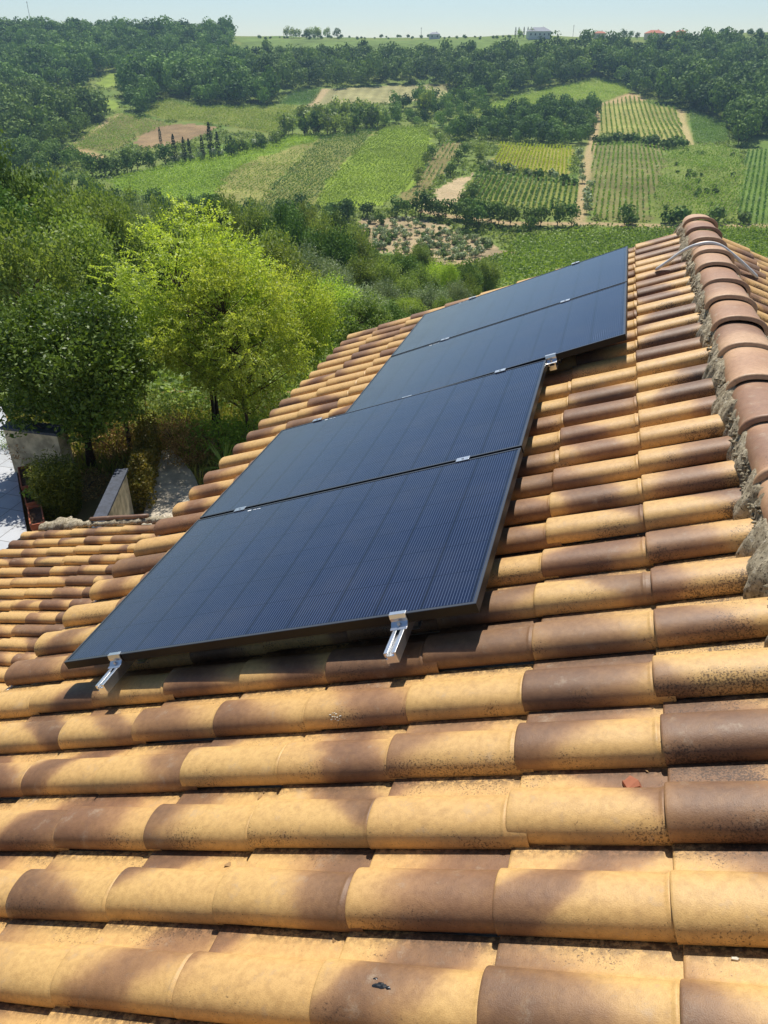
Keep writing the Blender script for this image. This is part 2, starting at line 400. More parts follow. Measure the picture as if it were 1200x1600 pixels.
# ------------------------------------------------------------------ land use (seen plots, laid out on the ground)
# name: (outline in the photograph, soil colour, (row guide a->b), row spacing, vine material, density, size, label)
PL = [
 ('vineyard', [(165,287),(230,266),(300,247),(370,229),(445,214),(515,211),(455,231),(400,249),(355,278),(330,320),(200,305)], (128,152,58), ((200,290),(300,262)), 2.6, 'lf_vine', .95, .62, 'bright green vineyard with faint rows on the left end of the rounded middle hill', 'vineyard'),
 ('vineyard', [(338,320),(340,292),(375,258),(410,245),(460,230),(505,214),(470,248),(425,292),(408,322)], (152,150,86), ((345,300),(460,232)), 2.7, 'lf_vine', .55, .5, 'pale striped vineyard with dotted rows in the middle of the rounded hill', 'vineyard'),
 ('vineyard', [(410,322),(428,294),(473,248),(508,214),(560,206),(596,200),(560,232),(520,275),(490,322)], (140,142,76), ((420,310),(540,212)), 2.7, 'lf_vine_d', .85, .6, 'darker green vineyard with pale slanting rows between two lighter plots', 'vineyard'),
 ('vineyard', [(492,322),(522,276),(562,233),(600,201),(672,196),(668,250),(640,295),(600,322)], (142,162,62), ((500,310),(610,206)), 2.6, 'lf_vine', .95, .6, 'smooth bright green vineyard on the right end of the rounded hill', 'vineyard'),
 ('meadow', [(72,152),(92,139),(130,141),(160,150),(187,160),(184,172),(160,176),(120,168),(85,165)], (134,152,66), None, 0, None, 0, 0, '', ''),
 ('meadow', [(150,133),(160,122),(176,112),(192,112),(190,128),(165,139)], (134,152,66), None, 0, None, 0, 0, '', ''),
 ('vineyard', [(108,228),(140,206),(165,190),(187,177),(225,183),(272,195),(225,210),(200,222),(180,236),(120,236)], (126,122,72), ((120,228),(180,188)), 2.8, 'lf_vine', .7, .55, 'patchy green vineyard sloping beside the left forest', 'vineyard'),
 ('bare', [(205,224),(222,210),(252,197),(300,193),(342,199),(325,208),(290,222),(225,232)], (150,126,94), None, 0, None, 0, 0, '', ''),
 ('vineyard', [(228,178),(240,163),(262,156),(300,168),(380,168),(460,166),(458,185),(440,212),(395,205),(350,196),(300,190),(262,189)], (128,134,64), ((270,185),(440,180)), 2.8, 'lf_vine', .85, .6, 'wide green vineyard below the foot of the dark forest', 'vineyard'),
 ('vineyard', [(435,163),(452,146),(503,140),(488,164)], (92,120,54), ((440,160),(495,158)), 2.6, 'lf_vine_d', .95, .6, 'small square green plot left of the pale stubble field', 'vineyard'),
 ('stubble', [(490,165),(506,141),(560,137),(620,134),(700,130),(700,152),(600,163)], (160,154,108), None, 0, None, 0, 0, '', ''),
 ('vineyard', [(700,190),(735,172),(800,154),(870,138),(930,122),(968,128),(987,145),(955,158),(900,158),(850,164),(780,180)], (134,146,70), ((705,188),(930,126)), 2.8, 'lf_vine', .8, .55, 'long light green vineyard rising to the right below the dark tree line', 'vineyard'),
 ('vineyard', [(936,207),(936,166),(985,152),(1060,173),(1072,222),(1020,217)], (158,154,90), ((950,206),(946,165)), 4.2, 'lf_vine', .8, .75, 'vineyard of clearly spaced vertical rows left of the great dark trees', 'vineyard'),
 ('vineyard', [(1078,174),(1132,190),(1140,222),(1084,224)], (96,122,56), ((1085,215),(1130,205)), 2.6, 'lf_vine_d', .95, .6, 'plain dark green plot right of the spaced vineyard rows', 'vineyard'),
 ('vineyard', [(782,226),(896,232),(888,278),(850,272),(768,264)], (146,140,72), ((785,262),(800,230)), 2.4, 'lf_vine_y', .95, .7, 'yellow green vineyard glowing in the centre of the right hillside', 'vineyard'),
 ('vineyard', [(742,273),(800,278),(905,290),(905,336),(860,336),(735,314)], (126,132,66), ((760,310),(778,276)), 3.0, 'lf_vine_d', .95, .85, 'dark ribbed vineyard directly below the yellow one', 'vineyard'),
 ('bare', [(688,290),(742,270),(726,298),(712,322),(658,322)], (190,168,132), None, 0, None, 0, 0, '', ''),
 ('vineyard', [(690,225),(722,222),(700,258),(680,285),(640,322),(622,320),(655,275)], (140,130,82), ((650,310),(700,230)), 3.2, 'lf_vine_d', .6, .6, 'thin sparse vineyard strip falling beside the pale bare patch', 'vineyard'),
 ('vineyard', [(924,228),(1042,226),(1030,280),(1012,346),(920,342)], (126,124,76), ((960,340),(968,230)), 3.0, 'lf_vine', .62, .78, 'green vineyard with brown gaps right of the dirt track', 'vineyard'),
 ('scrub', [(1042,226),(1120,228),(1155,238),(1165,262),(1150,346),(1012,346),(1030,280)], (124,136,68), ((1030,330),(1130,232)), 1.8, 'lf_vine', .5, .6, 'overgrown brownish green plot dotted with small bushes', 'scrub'),
 ('vineyard', [(1165,238),(1200,236),(1260,240),(1260,352),(1152,350)], (104,126,60), ((1160,340),(1180,242)), 2.8, 'lf_vine_d', .9, .65, 'green vineyard at the right edge below the great dark trees', 'vineyard'),
 ('vineyard', [(808,372),(930,360),(1080,358),(1260,358),(1260,520),(1000,500),(800,450),(775,415)], (88,108,44), ((820,400),(1000,372)), 2.3, 'lf_vine', .95, .75, 'lush green vineyard just beyond the roof and the far panel', 'vineyard'),
 ('meadow', [(340,96),(392,61),(830,61),(940,62),(930,92),(700,96)], (116,136,70), None, 0, None, 0, 0, '', ''),
 ('meadow', [(975,84),(980,76),(1060,68),(1120,64),(1260,60),(1260,84)], (128,142,74), None, 0, None, 0, 0, '', ''),
 ('grove', [(560,345),(640,338),(700,356),(760,372),(800,395),(700,420),(640,402),(568,385)], (176,156,122), None, 0, None, 0, 0, '', ''),
]
TRACKS = [([(660,330),(700,338),(800,350),(930,350),(1075,354),(1200,353),(1260,352)], 1.6, (186,160,124)),
          ([(905,345),(912,290),(920,240),(932,200),(931,165),(960,158)], 1.7, (182,160,118)),
          ([(1064,172),(1070,200),(1078,226)], 1.8, (190,172,122)),
          ([(486,166),(508,140)], 2.4, (190,168,128)),
          ([(187,178),(172,186),(110,228)], 1.5, (176,160,116)),
          ([(70,236),(110,232),(150,246)], 3.5, (184,156,114)),
          ([(960,160),(985,148),(1000,156)], 3.5, (190,164,120))]
for p in PL: pass
PW = [gpoly(p[1]) for p in PL]
TW = [(np.array([hit(x, y)[:2] for x, y in t[0]]), t[1], t[2]) for t in TRACKS]

def seg_dist(X, Y, P):
    d = np.full(X.shape, 1e9)
    for i in range(len(P) - 1):
        a = P[i]; b = P[i + 1]; ab = b - a; t = np.clip(((X - a[0]) * ab[0] + (Y - a[1]) * ab[1]) / (ab @ ab + 1e-9), 0, 1)
        d = np.minimum(d, np.hypot(X - a[0] - t * ab[0], Y - a[1] - t * ab[1]))
    return d

# ------------------------------------------------------------------ ground sheet
def build_ground():
    base_ang = math.atan2(FWD[1], FWD[0])
    fine = np.radians(np.arange(-34, 34.01, 0.14)); coarse = np.radians(np.arange(38, 322.1, 4))
    ang = np.concatenate([fine, coarse]); ds = np.concatenate([[0.0], np.linspace(2, 30, 90)[0:], np.geomspace(30.4, 110, 90), np.geomspace(111, 760, 330), np.geomspace(790, 1120, 8)])
    A, D = np.meshgrid(ang, ds, indexing='ij')
    X = CAM[0] + D * np.cos(base_ang - A); Y = CAM[1] + D * np.sin(base_ang - A); Z = H(X, Y)
    f = (X - CAM[0]) * FWD[0] + (Y - CAM[1]) * FWD[1]
    g = (X - CAM[0]) * LAT[0] + (Y - CAM[1]) * LAT[1]
    C = np.zeros(X.shape + (4,)); C[..., 3] = 1
    n1 = vnoise(np.stack([X / 11, Y / 11], -1))[..., None] * 0.5 + 0.5
    gr = np.array(lin((104, 130, 60)))[:3]; gb = np.array(lin((132, 140, 76)))[:3]
    C[..., :3] = gr * (1 - n1) + gb * n1
    near = ((f < 34) & (f > -70))
    ng = np.array(lin((150, 132, 88)))[:3]; ng2 = np.array(lin((112, 92, 62)))[:3]
    n2 = (vnoise(np.stack([X / 1.7, Y / 1.7], -1))[..., None] * 0.5 + 0.5)
    C[..., :3] = np.where(near[..., None], ng * (1 - n2) + ng2 * n2, C[..., :3])
    wob = 1.6 * vnoise(np.stack([X / 5, Y / 5], -1)) + 1.2 * vnoise(np.stack([X / 1.9, Y / 1.9], -1)); wob2 = 1.6 * vnoise(np.stack([X / 5 + 40, Y / 5], -1)) + 1.2 * vnoise(np.stack([X / 1.9 + 7, Y / 1.9], -1))
    for p, pw in zip(PL, PW):
        m = in_poly(X + wob, Y + wob2, pw)
        c = np.array(lin(p[2]))[:3]
        vv = 1 + 0.22 * vnoise(np.stack([X / 4, Y / 4], -1)) + 0.20 * vnoise(np.stack([X / 19 + 3, Y / 19], -1))
        if p[0] == 'stubble':
            r = gpoly([(560, 160), (575, 140)]); dr = r[1] - r[0]; dr /= np.linalg.norm(dr); q = -dr[1] * X + dr[0] * Y
            vv = vv * (1 + 0.10 * np.sin(q * 2 * math.pi / 5.5))
        if p[0] == 'meadow':
            vv = vv * (1 + 0.05 * np.sin(f * 2 * math.pi / 9))
        C[..., :3] = np.where(m[..., None], c * vv[..., None], C[..., :3])
    for P, wd, c in TW:
        m = (np.exp(-(seg_dist(X, Y, P) / wd) ** 4))[..., None]
        C[..., :3] = C[..., :3] * (1 - m) + np.array(lin(c))[:3] * m
    nA, nD = X.shape
    idx = np.arange(nA * nD).reshape(nA, nD); i2 = np.roll(idx, -1, axis=0)
    F = np.stack([idx[:, :-1], i2[:, :-1], i2[:, 1:], idx[:, 1:]], -1).reshape(-1, 4)
    m, n, l, b = new_mat('ground_soil_and_grass')
    at = nd(n, 'ShaderNodeAttribute', attribute_name='gc')
    co = n.new('ShaderNodeTexCoord').outputs['Object']
    c = mixc(n, l, sstep(n, l, noise(n, l, co, 1.3, 9, 0.72), 0.42, 0.68), at.outputs['Color'], mixc(n, l, 1.0, at.outputs['Color'], (0.62, 0.66, 0.55, 1), 'MULTIPLY'))
    c = mixc(n, l, math_n(n, l, 'MULTIPLY', sstep(n, l, noise(n, l, co, 0.35, 6, 0.7), 0.5, 0.7), 0.35), c, mixc(n, l, 1.0, c, (1.28, 1.16, 0.95, 1), 'MULTIPLY'))
    l.new(c, b.inputs['Base Color']); b.inputs['Roughness'].default_value = 1.0; b.inputs['Specular IOR Level'].default_value = 0.1
    bump(n, l, noise(n, l, co, 4, 8, 0.75), b, 0.7, 0.12)
    me = mesh('ground', np.stack([X, Y, Z], -1).reshape(-1, 3), F, m, True, {'gc': C.reshape(-1, 4)})
    tag(obj('ground', me), kind='structure')
build_ground()

# ------------------------------------------------------------------ roof tiles
# one tile: barrel + pan; profile from the near foot (t=0) to under the next barrel
def tile_profile():
    pts = [(0.003, -0.003), (0.0012, 0.003), (0.0, 0.009)]
    W = 0.138; Hh = 0.058
    for i in range(1, 14):
        th = math.pi * i / 14
        ct = -math.cos(th); x = W / 2 + W / 2 * math.copysign(abs(ct) ** 0.88, ct) * 0.98
        pts.append((x, 0.009 + (Hh - 0.009) * math.sin(th) ** 0.80) if i > 0 else None)
    pts += [(0.1395, 0.010), (0.144, 0.0045), (0.155, 0.0015), (0.178, 0.0), (0.203, -0.003), (0.224, -0.007)]
    return np.array(pts)
TP = tile_profile()
def build_tiles(rows, joints, mirror=False, mapf=None, seed=1, pitch=0.2145, hbase=-0.175, scale_t=1.0, over=0.045):
    """rows: list of b; joints(b)-> array of lower ends (first is the top tile); returns V,F,attrs"""
    r = np.random.default_rng(seed)
    t = TP[:, 0] * scale_t; hp = TP[:, 1] * scale_t; nP = len(t)
    Vs = []; Fs = []; T1 = []; T2 = []; base = 0
    for ri, b0 in enumerate(rows):
        J = joints(b0)
        for j in range(1, len(J)):
            a1 = J[j] + r.normal(0, 0.0042); L = J[j] - J[j - 1] + over
            if j == 1: L = J[1] - J[0]
            s = np.array([0, .02, .043, .047, .0505, .054, .058, .063, .10, .17, .24, L - .02, L - .006, L - .002, L, L]); s = s[s <= L + 1e-9]
            s = np.sort(s); ns = len(s)
            k = 0.945 + 0.055 * (s / L)                            # flares towards the lower end
            lift = 0.013 * (s / L)
            rib = 0.0042 * np.exp(-((s - 0.0525) / 0.0045) ** 2) * (1 if j > 1 else 0)
            S, Tt = np.meshgrid(s, t, indexing='ij')
            Hh = np.repeat(hp[None], ns, 0).copy()
            barrel = (np.arange(nP) >= 2) & (np.arange(nP) <= 16)
            ctr = 0.069 * scale_t
            Tm = np.where(barrel[None] | (np.arange(nP)[None] < 2), ctr + (Tt - ctr) * k[:, None], Tt)
            Hm = Hh * k[:, None] + lift[:, None] + np.where(barrel, rib[:, None], 0)
            # rounded lower lip, then the cut face
            q = np.zeros(ns); q[-4] = 0.0; q[-3] = 0.0006; q[-2] = 0.0028; q[-1] = 0.0125
            Hm = Hm - q[:, None]
            if j >= 1: Tm[-1] = ctr + (Tm[-1] - ctr) * 0.90
            b_j = r.normal(0, 0.0030); h_j = r.normal(0, 0.0018); yaw = r.normal(0, 0.009); roll = r.normal(0, 0.011)
            Aa = a1 - L + S - (Tm - ctr) * yaw
            Bb = b0 + Tm + b_j + (S - L / 2) * yaw
            Hf = hbase + Hm + h_j + (Tm - ctr) * roll
            Vs.append(np.stack([Aa, Bb, Hf], -1).reshape(-1, 3))
            ii = np.arange(ns * nP).reshape(ns, nP) + base
            Fq = np.stack([ii[:-1, :-1], ii[:-1, 1:], ii[1:, 1:], ii[1:, :-1]], -1).reshape(-1, 4)
            Fs.append(Fq); base += ns * nP
            key = (round(ri), j)
            m = r.random()
            if m < 0.46: ta = r.normal(1.0, 0.2); tw = r.uniform(.30, .66); tk = r.uniform(.62, 1.0)     # dark lower end
            elif m < 0.70: ta = r.normal(0.22, 0.14); tw = r.uniform(.25, .5); tk = r.uniform(.7, 1.0)      # dark upper end
            elif m < 0.76: ta = r.normal(0.6, 0.1); tw = r.uniform(.75, 1.1); tk = r.uniform(.7, .95)     # wholly dark
            elif m < 0.88: ta = r.normal(0.6, 0.15); tw = r.uniform(.22, .35); tk = r.uniform(.6, .9)
            else: ta = 2.0; tw = 0.3; tk = 0.4                                                              # wholly light
            U = np.broadcast_to((S / L), S.shape); Vv = np.broadcast_to(t[None] / (0.222 * scale_t), S.shape)
            T1.append(np.stack([U, Vv, np.full(S.shape, ta), np.full(S.shape, tk)], -1).reshape(-1, 4))
            T2.append(np.broadcast_to(np.array([r.random(), tw, r.random() ** 1.5, r.uniform(-.4, 1.4)]), (ns * nP, 4)))
    V = np.concatenate(Vs); F = np.concatenate(Fs)
    if mapf is None: P = RP(V[:, 0], V[:, 1], V[:, 2])
    else: P = mapf(V)
    if mirror: P[:, 0] = 2 * XR - P[:, 0]; F = F[:, ::-1]
    return P, F, {'td': np.concatenate(T1), 'te': np.concatenate(T2)}

house = empty('house', (0.93, 1.6, -6.3))
tag(house, 'house under ochre and brown barrel tiled roofs, seen from its ridge', 'house')
HL = np.array(house.location)
def hobj(name, me): 
    o = obj(name, me, house); o.location = -HL; return o

def joints_up(b):
    j0 = np.interp(b, [-1.2, -.2, 1.0, 5], [-.523, -.497, -.463, -.45]); L = (2.285 - j0) / 8
    return np.concatenate([[-0.885], j0 + L * np.arange(9)])
ROWS = [-0.955 + 0.2145 * k for k in range(-9, 29)]
V, F, at = build_tiles(ROWS, joints_up, seed=4)
hobj('roof', mesh('roof', V, F, MT['tile'], True, at))
from mathutils.bvhtree import BVHTree
ROOF = BVHTree.FromPolygons([tuple(map(float, v)) for v in V], [tuple(map(int, f)) for f in F])
V, F, at = build_tiles(ROWS, lambda b: np.concatenate([[-0.885], -0.50 + 0.35 * np.arange(9)]), mirror=True, seed=9)
hobj('roof', mesh('roof', V, F, MT['tile'], True, at))['label'] = 'far side slope of the tiled roof falling to the right'

# lower roof, shallower pitch
TL = math.radians(12.5); ZL = -2.0
def lower_map(V):
    # V: a along its own slope from x=-1.95, b, h
    a, b, h = V[:, 0], V[:, 1], V[:, 2]
    x = -1.9 - a * math.cos(TL) - h * math.sin(TL); z = ZL - 1.9 * math.tan(TL) - a * math.sin(TL) + h * math.cos(TL)
    return np.stack([x, b, z], -1)
LB = 4.32
V, F, at = build_tiles([LB - 0.196 * (k + 1) for k in range(0, 34)], lambda b: np.concatenate([[-0.1], 0.14 + 0.348 * np.arange(12)]), mapf=lower_map, seed=21, pitch=.196, hbase=-0.06, scale_t=0.196 / 0.2145)
hobj('lower_roof', mesh('lower_roof', V, F, MT['tile'], True, at))

# roof bodies and walls under the tiles
mb = MB()
def slab(poly_xz, y0, y1):
    n = len(poly_xz); V = [(x, y0, z) for x, z in poly_xz] + [(x, y1, z) for x, z in poly_xz]
    mb.add(V, [tuple(range(n)), tuple(range(2 * n - 1, n - 1, -1))] + [(i, n + i, n + (i + 1) % n, (i + 1) % n) for i in range(n)])
e = RP(2.20, 0, -0.20); r0 = RP(-0.97, 0, -0.20)
slab([(e[0], e[2]), (r0[0], r0[2]), (2 * XR - e[0], e[2]), (2 * XR - e[0], e[2] - .10), (r0[0], r0[2] - .14), (e[0], e[2] - .10)], -2.8, 5.14)
hobj_ = mb.build('roof_deck', MT['whitewall'], house); hobj_.location = -HL
mb = MB(); slab([(-1.72, -6.4), (-1.72, -0.95), (XR, 0.0), (2 * XR + 1.72, -0.95), (2 * XR + 1.72, -6.4)], -2.6, 4.95)
o = mb.build('wall', MT['whitewall'], house); o.location = -HL
mb = MB()
zl = lambda x: ZL + x * math.tan(TL)
slab([(-1.7, zl(-1.7) - .10), (-5.70, zl(-5.70) - .10), (-5.70, zl(-5.7) - .18), (-1.7, zl(-1.7) - .18)], -2.3, LB - .05)
o = mb.build('roof_deck', MT['whitewall'], house); o.location = -HL
mb = MB(); slab([(-1.7, zl(-1.7) - .19), (-5.3, zl(-5.3) - .19), (-5.3, -6.4), (-1.7, -6.4)], -2.1, LB - .25)
o = mb.build('wall', MT['whitewall'], house); o.location = -HL
# pale drip edges under the eaves
mb = MB()
g0 = RP(2.195, 0, -0.243)
prof = [(0, 0), (-.075, 0), (-.095, .045), (-.087, .047), (-.068, .008), (0, .008)]
mb.prism([(p, q) for p, q in prof], (g0[0], -2.5, g0[2] + 0.0), (1, 0, 0), (0, 0, 1), (0, 1, 0), 7.66)
o = mb.build('gutter', MT['white_metal'], house); o.location = -HL
mb = MB()
mb.prism([(0, 0), (-.09, 0), (-.11, .06), (-.10, .062), (-.08, .012), (0, .012)], (-5.74, -2.3, zl(-5.74) - .16), (1, 0, 0), (0, 0, 1), (0, 1, 0), LB + 2.25)
o = mb.build('gutter', MT['slate'], house); o.location = -HL

# ridge caps
def ridge_cap(b_near, L, seed):
    r = np.random.default_rng(seed); n = 22
    s = np.array([0, 0.001, .006, .018, .026, .030, .035, .06, .12, .2, .3, L]); ns = len(s)
    th = np.linspace(0, math.pi, n)
    ring = np.interp(s, [0, .001, .006, .018, .026, .030, .035, L], [-.012, .004, .010, .010, .008, .002, 0, 0])
    k = np.interp(s, [0, L], [1.0, 0.93]); dz = np.interp(s, [0, L], [0.010, -0.004])
    V = []
    dx = r.normal(0, .003); yaw = r.normal(0, .010); hz = r.normal(0, .002)
    for i in range(ns):
        R1 = 0.125 * k[i] + ring[i]; R2 = 0.080 * k[i] + ring[i]
        ct = -np.cos(th)
        x = XR + dx + (s[i] - L / 2) * yaw + R1 * np.sign(ct) * np.abs(ct) ** 0.9; z = 0.232 + dz[i] + hz + R2 * np.sin(th) ** 0.82
        V.append(np.stack([x, np.full(n, b_near + s[i]), z], -1))
    V = np.concatenate(V)
    ii = np.arange(ns * n).reshape(ns, n)
    F = np.stack([ii[:-1, :-1], ii[1:, :-1], ii[1:, 1:], ii[:-1, 1:]], -1).reshape(-1, 4)[:, ::-1]
    U = np.repeat(s / L, n); Vv = np.tile(np.linspace(0.3, 0.6, n), ns)
    td = np.stack([U, Vv, np.full(ns * n, r.choice([0.1, 0.9, 0.5])), np.full(ns * n, r.uniform(.3, .8))], -1)
    te = np.tile(np.array([r.random(), r.uniform(.35, .9), r.random(), r.random()]), (ns * n, 1))
    me = mesh('ridge_cap', V, F, MT['cap'], True, {'td': td, 'te': te})
    return hobj('ridge_cap', me)
RB = [5.01, 4.61, 4.20, 3.79, 3.40, 2.99, 2.60, 2.20, 1.80, 1.36, .94, .53, .12, -.29, -.70, -1.11, -1.52, -1.93, -2.34]
for i, b in enumerate(RB):
    ridge_cap(b, (RB[i - 1] - b + 0.035) if i else 0.30, 50 + i)

# mortar bedding on both sides of the caps
def mortar(side, seed):
    r = np.random.default_rng(seed)
    ys = np.arange(-2.5, 5.24, 0.0075); ss = np.linspace(0, 1, 22)
    Yg, Sg = np.meshgrid(ys, ss, indexing='ij')
    # outline: from the cut barrel ends up to the cap edge
    a0 = -0.788 + 0.034 * vnoise(np.stack([Yg * 7, Yg * 0], -1)) + 0.020 * vnoise(np.stack([Yg * 31, Yg * 0 + 5], -1))
    ph = ((Yg - ROWS[0]) / 0.2145) % 1.0
    inpan = np.exp(-(((ph - 0.83 + .5) % 1.0 - .5) / 0.13) ** 2)
    a0 = a0 + 0.022 * inpan
    nearblob = np.exp(-((Yg - 0.12) / 0.33) ** 2)
    a0 = a0 + 0.02 * nearblob
    a1 = -0.905
    a = a0 * (1 - Sg) + a1 * Sg
    hgt = -0.180 + 0.105 * np.clip(Sg * 1.9, 0, 1) ** 0.45 + 0.03 * Sg - 0.012 * inpan * (1 - Sg) 
    P3 = np.stack([a * 28, Yg * 28, Sg * 2], -1)
    n1 = fbm(P3 * 0.55, 5); n2 = fbm(P3 * 1.9 + 9, 3)
    hgt = hgt + (0.026 * n1 + 0.008 * np.abs(n2)) * np.clip(np.sin(Sg * math.pi) * 1.6, 0.15, 1)
    a = a + 0.008 * fbm(P3 * 0.9 + 40, 4) * np.sin(Sg * math.pi)
    P = RP(a, Yg, hgt).reshape(-1, 3)
    if side: P[:, 0] = 2 * XR - P[:, 0]
    nA, nB = Yg.shape; ii = np.arange(nA * nB).reshape(nA, nB)
    F = np.stack([ii[:-1, :-1], ii[1:, :-1], ii[1:, 1:], ii[:-1, 1:]], -1).reshape(-1, 4)
    # loose chips and crusts standing in the bedding
    Vc = [P]; Fc = [F]; base = len(P)
    for k in range(900):
        b = r.uniform(-1.6, 5.1); aa = -0.80 - abs(r.normal(0, 0.028)) ; c = RP(aa, b, -0.085 - 0.9 * max(0, aa + .83) + r.normal(0, .008))
        if side: c[0] = 2 * XR - c[0]
        sz = r.uniform(.003, .011); q = r.normal(0, 1, (8, 3)); q /= np.linalg.norm(q, axis=1)[:, None]
        cube = np.array([[i, j, m] for i in (-1, 1) for j in (-1, 1) for m in (-1, 1)], float) * r.uniform(.35, 1, (8, 3)) @ np.linalg.qr(r.normal(0, 1, (3, 3)))[0]
        Vc.append(c + cube * sz * np.array([1, 1, .7])); Fc.append(np.array([(0, 1, 3, 2), (4, 6, 7, 5), (0, 4, 5, 1), (2, 3, 7, 6), (0, 2, 6, 4), (1, 5, 7, 3)]) + base); base += 8
    return hobj('ridge_mortar', mesh('ridge_mortar', np.concatenate(Vc), np.concatenate(Fc), MT['mortar'], False))
mortar(0, 1); mortar(1, 2)

# verge: rough mortar and end tiles along the far edge of the lower roof
def verge():
    xs = np.arange(-5.62, -1.7, 0.012); n = 12
    V = []
    for x in xs:
        z0 = zl(x) - 0.02; r_ = 0.030 + 0.012 * vnoise(np.array([x * 9, 1.0])) + 0.010 * vnoise(np.array([x * 31, 4.0])) + 0.045 * math.exp(-((x + 5.35) / 0.22) ** 2)
        yy = LB + 0.02 + 0.012 * vnoise(np.array([x * 5, 9.0]))
        for k in range(n):
            an = 2 * math.pi * k / n; rr = r_ * (1 + .3 * vnoise(np.array([x * 26, k * 0.9])))
            V.append((x, yy + rr * 1.35 * math.cos(an), z0 + rr * math.sin(an)))
    ii = np.arange(len(V)).reshape(-1, n); i2 = np.roll(ii, -1, 1)
    F = np.stack([ii[:-1], ii[1:], i2[1:], i2[:-1]], -1).reshape(-1, 4)
    return hobj('verge_mortar', mesh('verge_mortar', np.array(V), F, MT['mortar'], False))
verge()
# brown verge strip over the mortar
for x0, x1 in ((-2.6, -1.75), (-3.5, -2.62), (-4.95, -4.2)):
    mb = MB(); pts = [(x, LB + 0.05 + .004 * math.sin(x * 9), zl(x) + 0.028) for x in np.linspace(x0, x1, 8)]
    mb.tube(pts, [.026] * 8, 8)
    o = mb.build('verge_tile', MT['cap'], house, True); o.location = -HL

# ------------------------------------------------------------------ solar panels
PWD, PHD = 1.722, 1.125
CDR = dict(s=-0.427, db=2.292, dz=0.0166, ta=0.0212, tb=0.0004)
def pmap(group, a, b, h):
    if group == 0: return RP(a, b, h)
    return RP(a + CDR['s'] + 0.0026 * b, b + CDR['db'] - 0.0026 * a, h + CDR['dz'] - CDR['ta'] * a - CDR['tb'] * b)
def solar_panel(group, b0, label):
    c0 = pmap(group, PWD, b0, 0)
    root = empty('solar_panel', c0); tag(root, label, 'solar panel', 'black solar panels mounted in a row on the roof')
    def P(a, b, h): return pmap(group, np.asarray(a, float), np.asarray(b, float) + b0, np.asarray(h, float)) - c0
    # frame: four beams with a top lip
    rim = 0.0105; V = []; Fc = []
    out = [(0, 0), (PWD, 0), (PWD, PHD), (0, PHD)]; inn = [(rim, rim), (PWD - rim, rim), (PWD - rim, PHD - rim), (rim, PHD - rim)]
    out2 = [(0.0012, 0.0012), (PWD - .0012, .0012), (PWD - .0012, PHD - .0012), (.0012, PHD - .0012)]
    for ring, h in ((out, -0.035), (out, -0.0012), (out2, 0.0), (inn, 0.0), (inn, -0.004)):
        for a, b in ring: V.append(P(a, b, h))
    for k in range(4):
        for i in range(4):
            j = (i + 1) % 4; Fc.append((k * 4 + i, k * 4 + j, (k + 1) * 4 + j, (k + 1) * 4 + i))
    ring2 = [(.028, .028), (PWD - .028, .028), (PWD - .028, PHD - .028), (.028, PHD - .028)]
    for a, b in ring2: V.append(P(a, b, -0.035))
    for i in range(4): j = (i + 1) % 4; Fc.append((i, 20 + i, 20 + j, j))
    fm = mesh('frame', np.array(V), Fc, MT['frame']); fm.materials.append(MT['frame_lip_glint'])
    for i in range(4, 12): fm.polygons[i].material_index = 1
    obj('frame', fm, root)
    # glass with the cells printed under it
    na, nb = 30, 20
    a, b = np.meshgrid(np.linspace(rim, PWD - rim, na), np.linspace(rim, PHD - rim, nb), indexing='ij')
    G = P(a, b, np.full(a.shape, -0.0016)); ii = np.arange(na * nb).reshape(na, nb)
    F = np.stack([ii[:-1, :-1], ii[:-1, 1:], ii[1:, 1:], ii[1:, :-1]], -1).reshape(-1, 4)
    pc = np.stack([a - rim - 0.009 + 0.0842, b - rim - 0.003 + .0919, a * 0, a * 0 + 1], -1).reshape(-1, 4)
    obj('glass', mesh('glass', G.reshape(-1, 3), F, MT['cells'], False, {'pc': pc}), root)
    bk = P(np.array([rim, PWD - rim, PWD - rim, rim]), np.array([rim, rim, PHD - rim, PHD - rim]), np.array([-.008] * 4))
    obj('back_sheet', mesh('back_sheet', bk, [(0, 1, 2, 3)], MT['frame']), root)
    # small white printed mark near the far edge
    mb = MB(); m0 = 1.385
    for k, (da, wa) in enumerate(((0, .020), (.026, .006), (.036, .010), (.050, .007), (.061, .012))):
        mb.box(P(m0 - da, PHD - .028 - .0006 * k, -.0007), (wa, .0045 if k else .010, .0006), AX, BX, NX)
    mb.build('logo', MT['logo'], root)
    return root
solar_panel(0, 0.0, 'nearest black solar panel, with two silver clamps gripping its front edge')
solar_panel(0, PHD + 0.02, 'second black solar panel from the front, its right back corner beside a bright clamp')
solar_panel(1, 0.0, 'third black solar panel from the front, set further right than the two nearer ones')
solar_panel(1, PHD + 0.02, 'farthest black solar panel, reflecting pale blue sky at the back of the row')

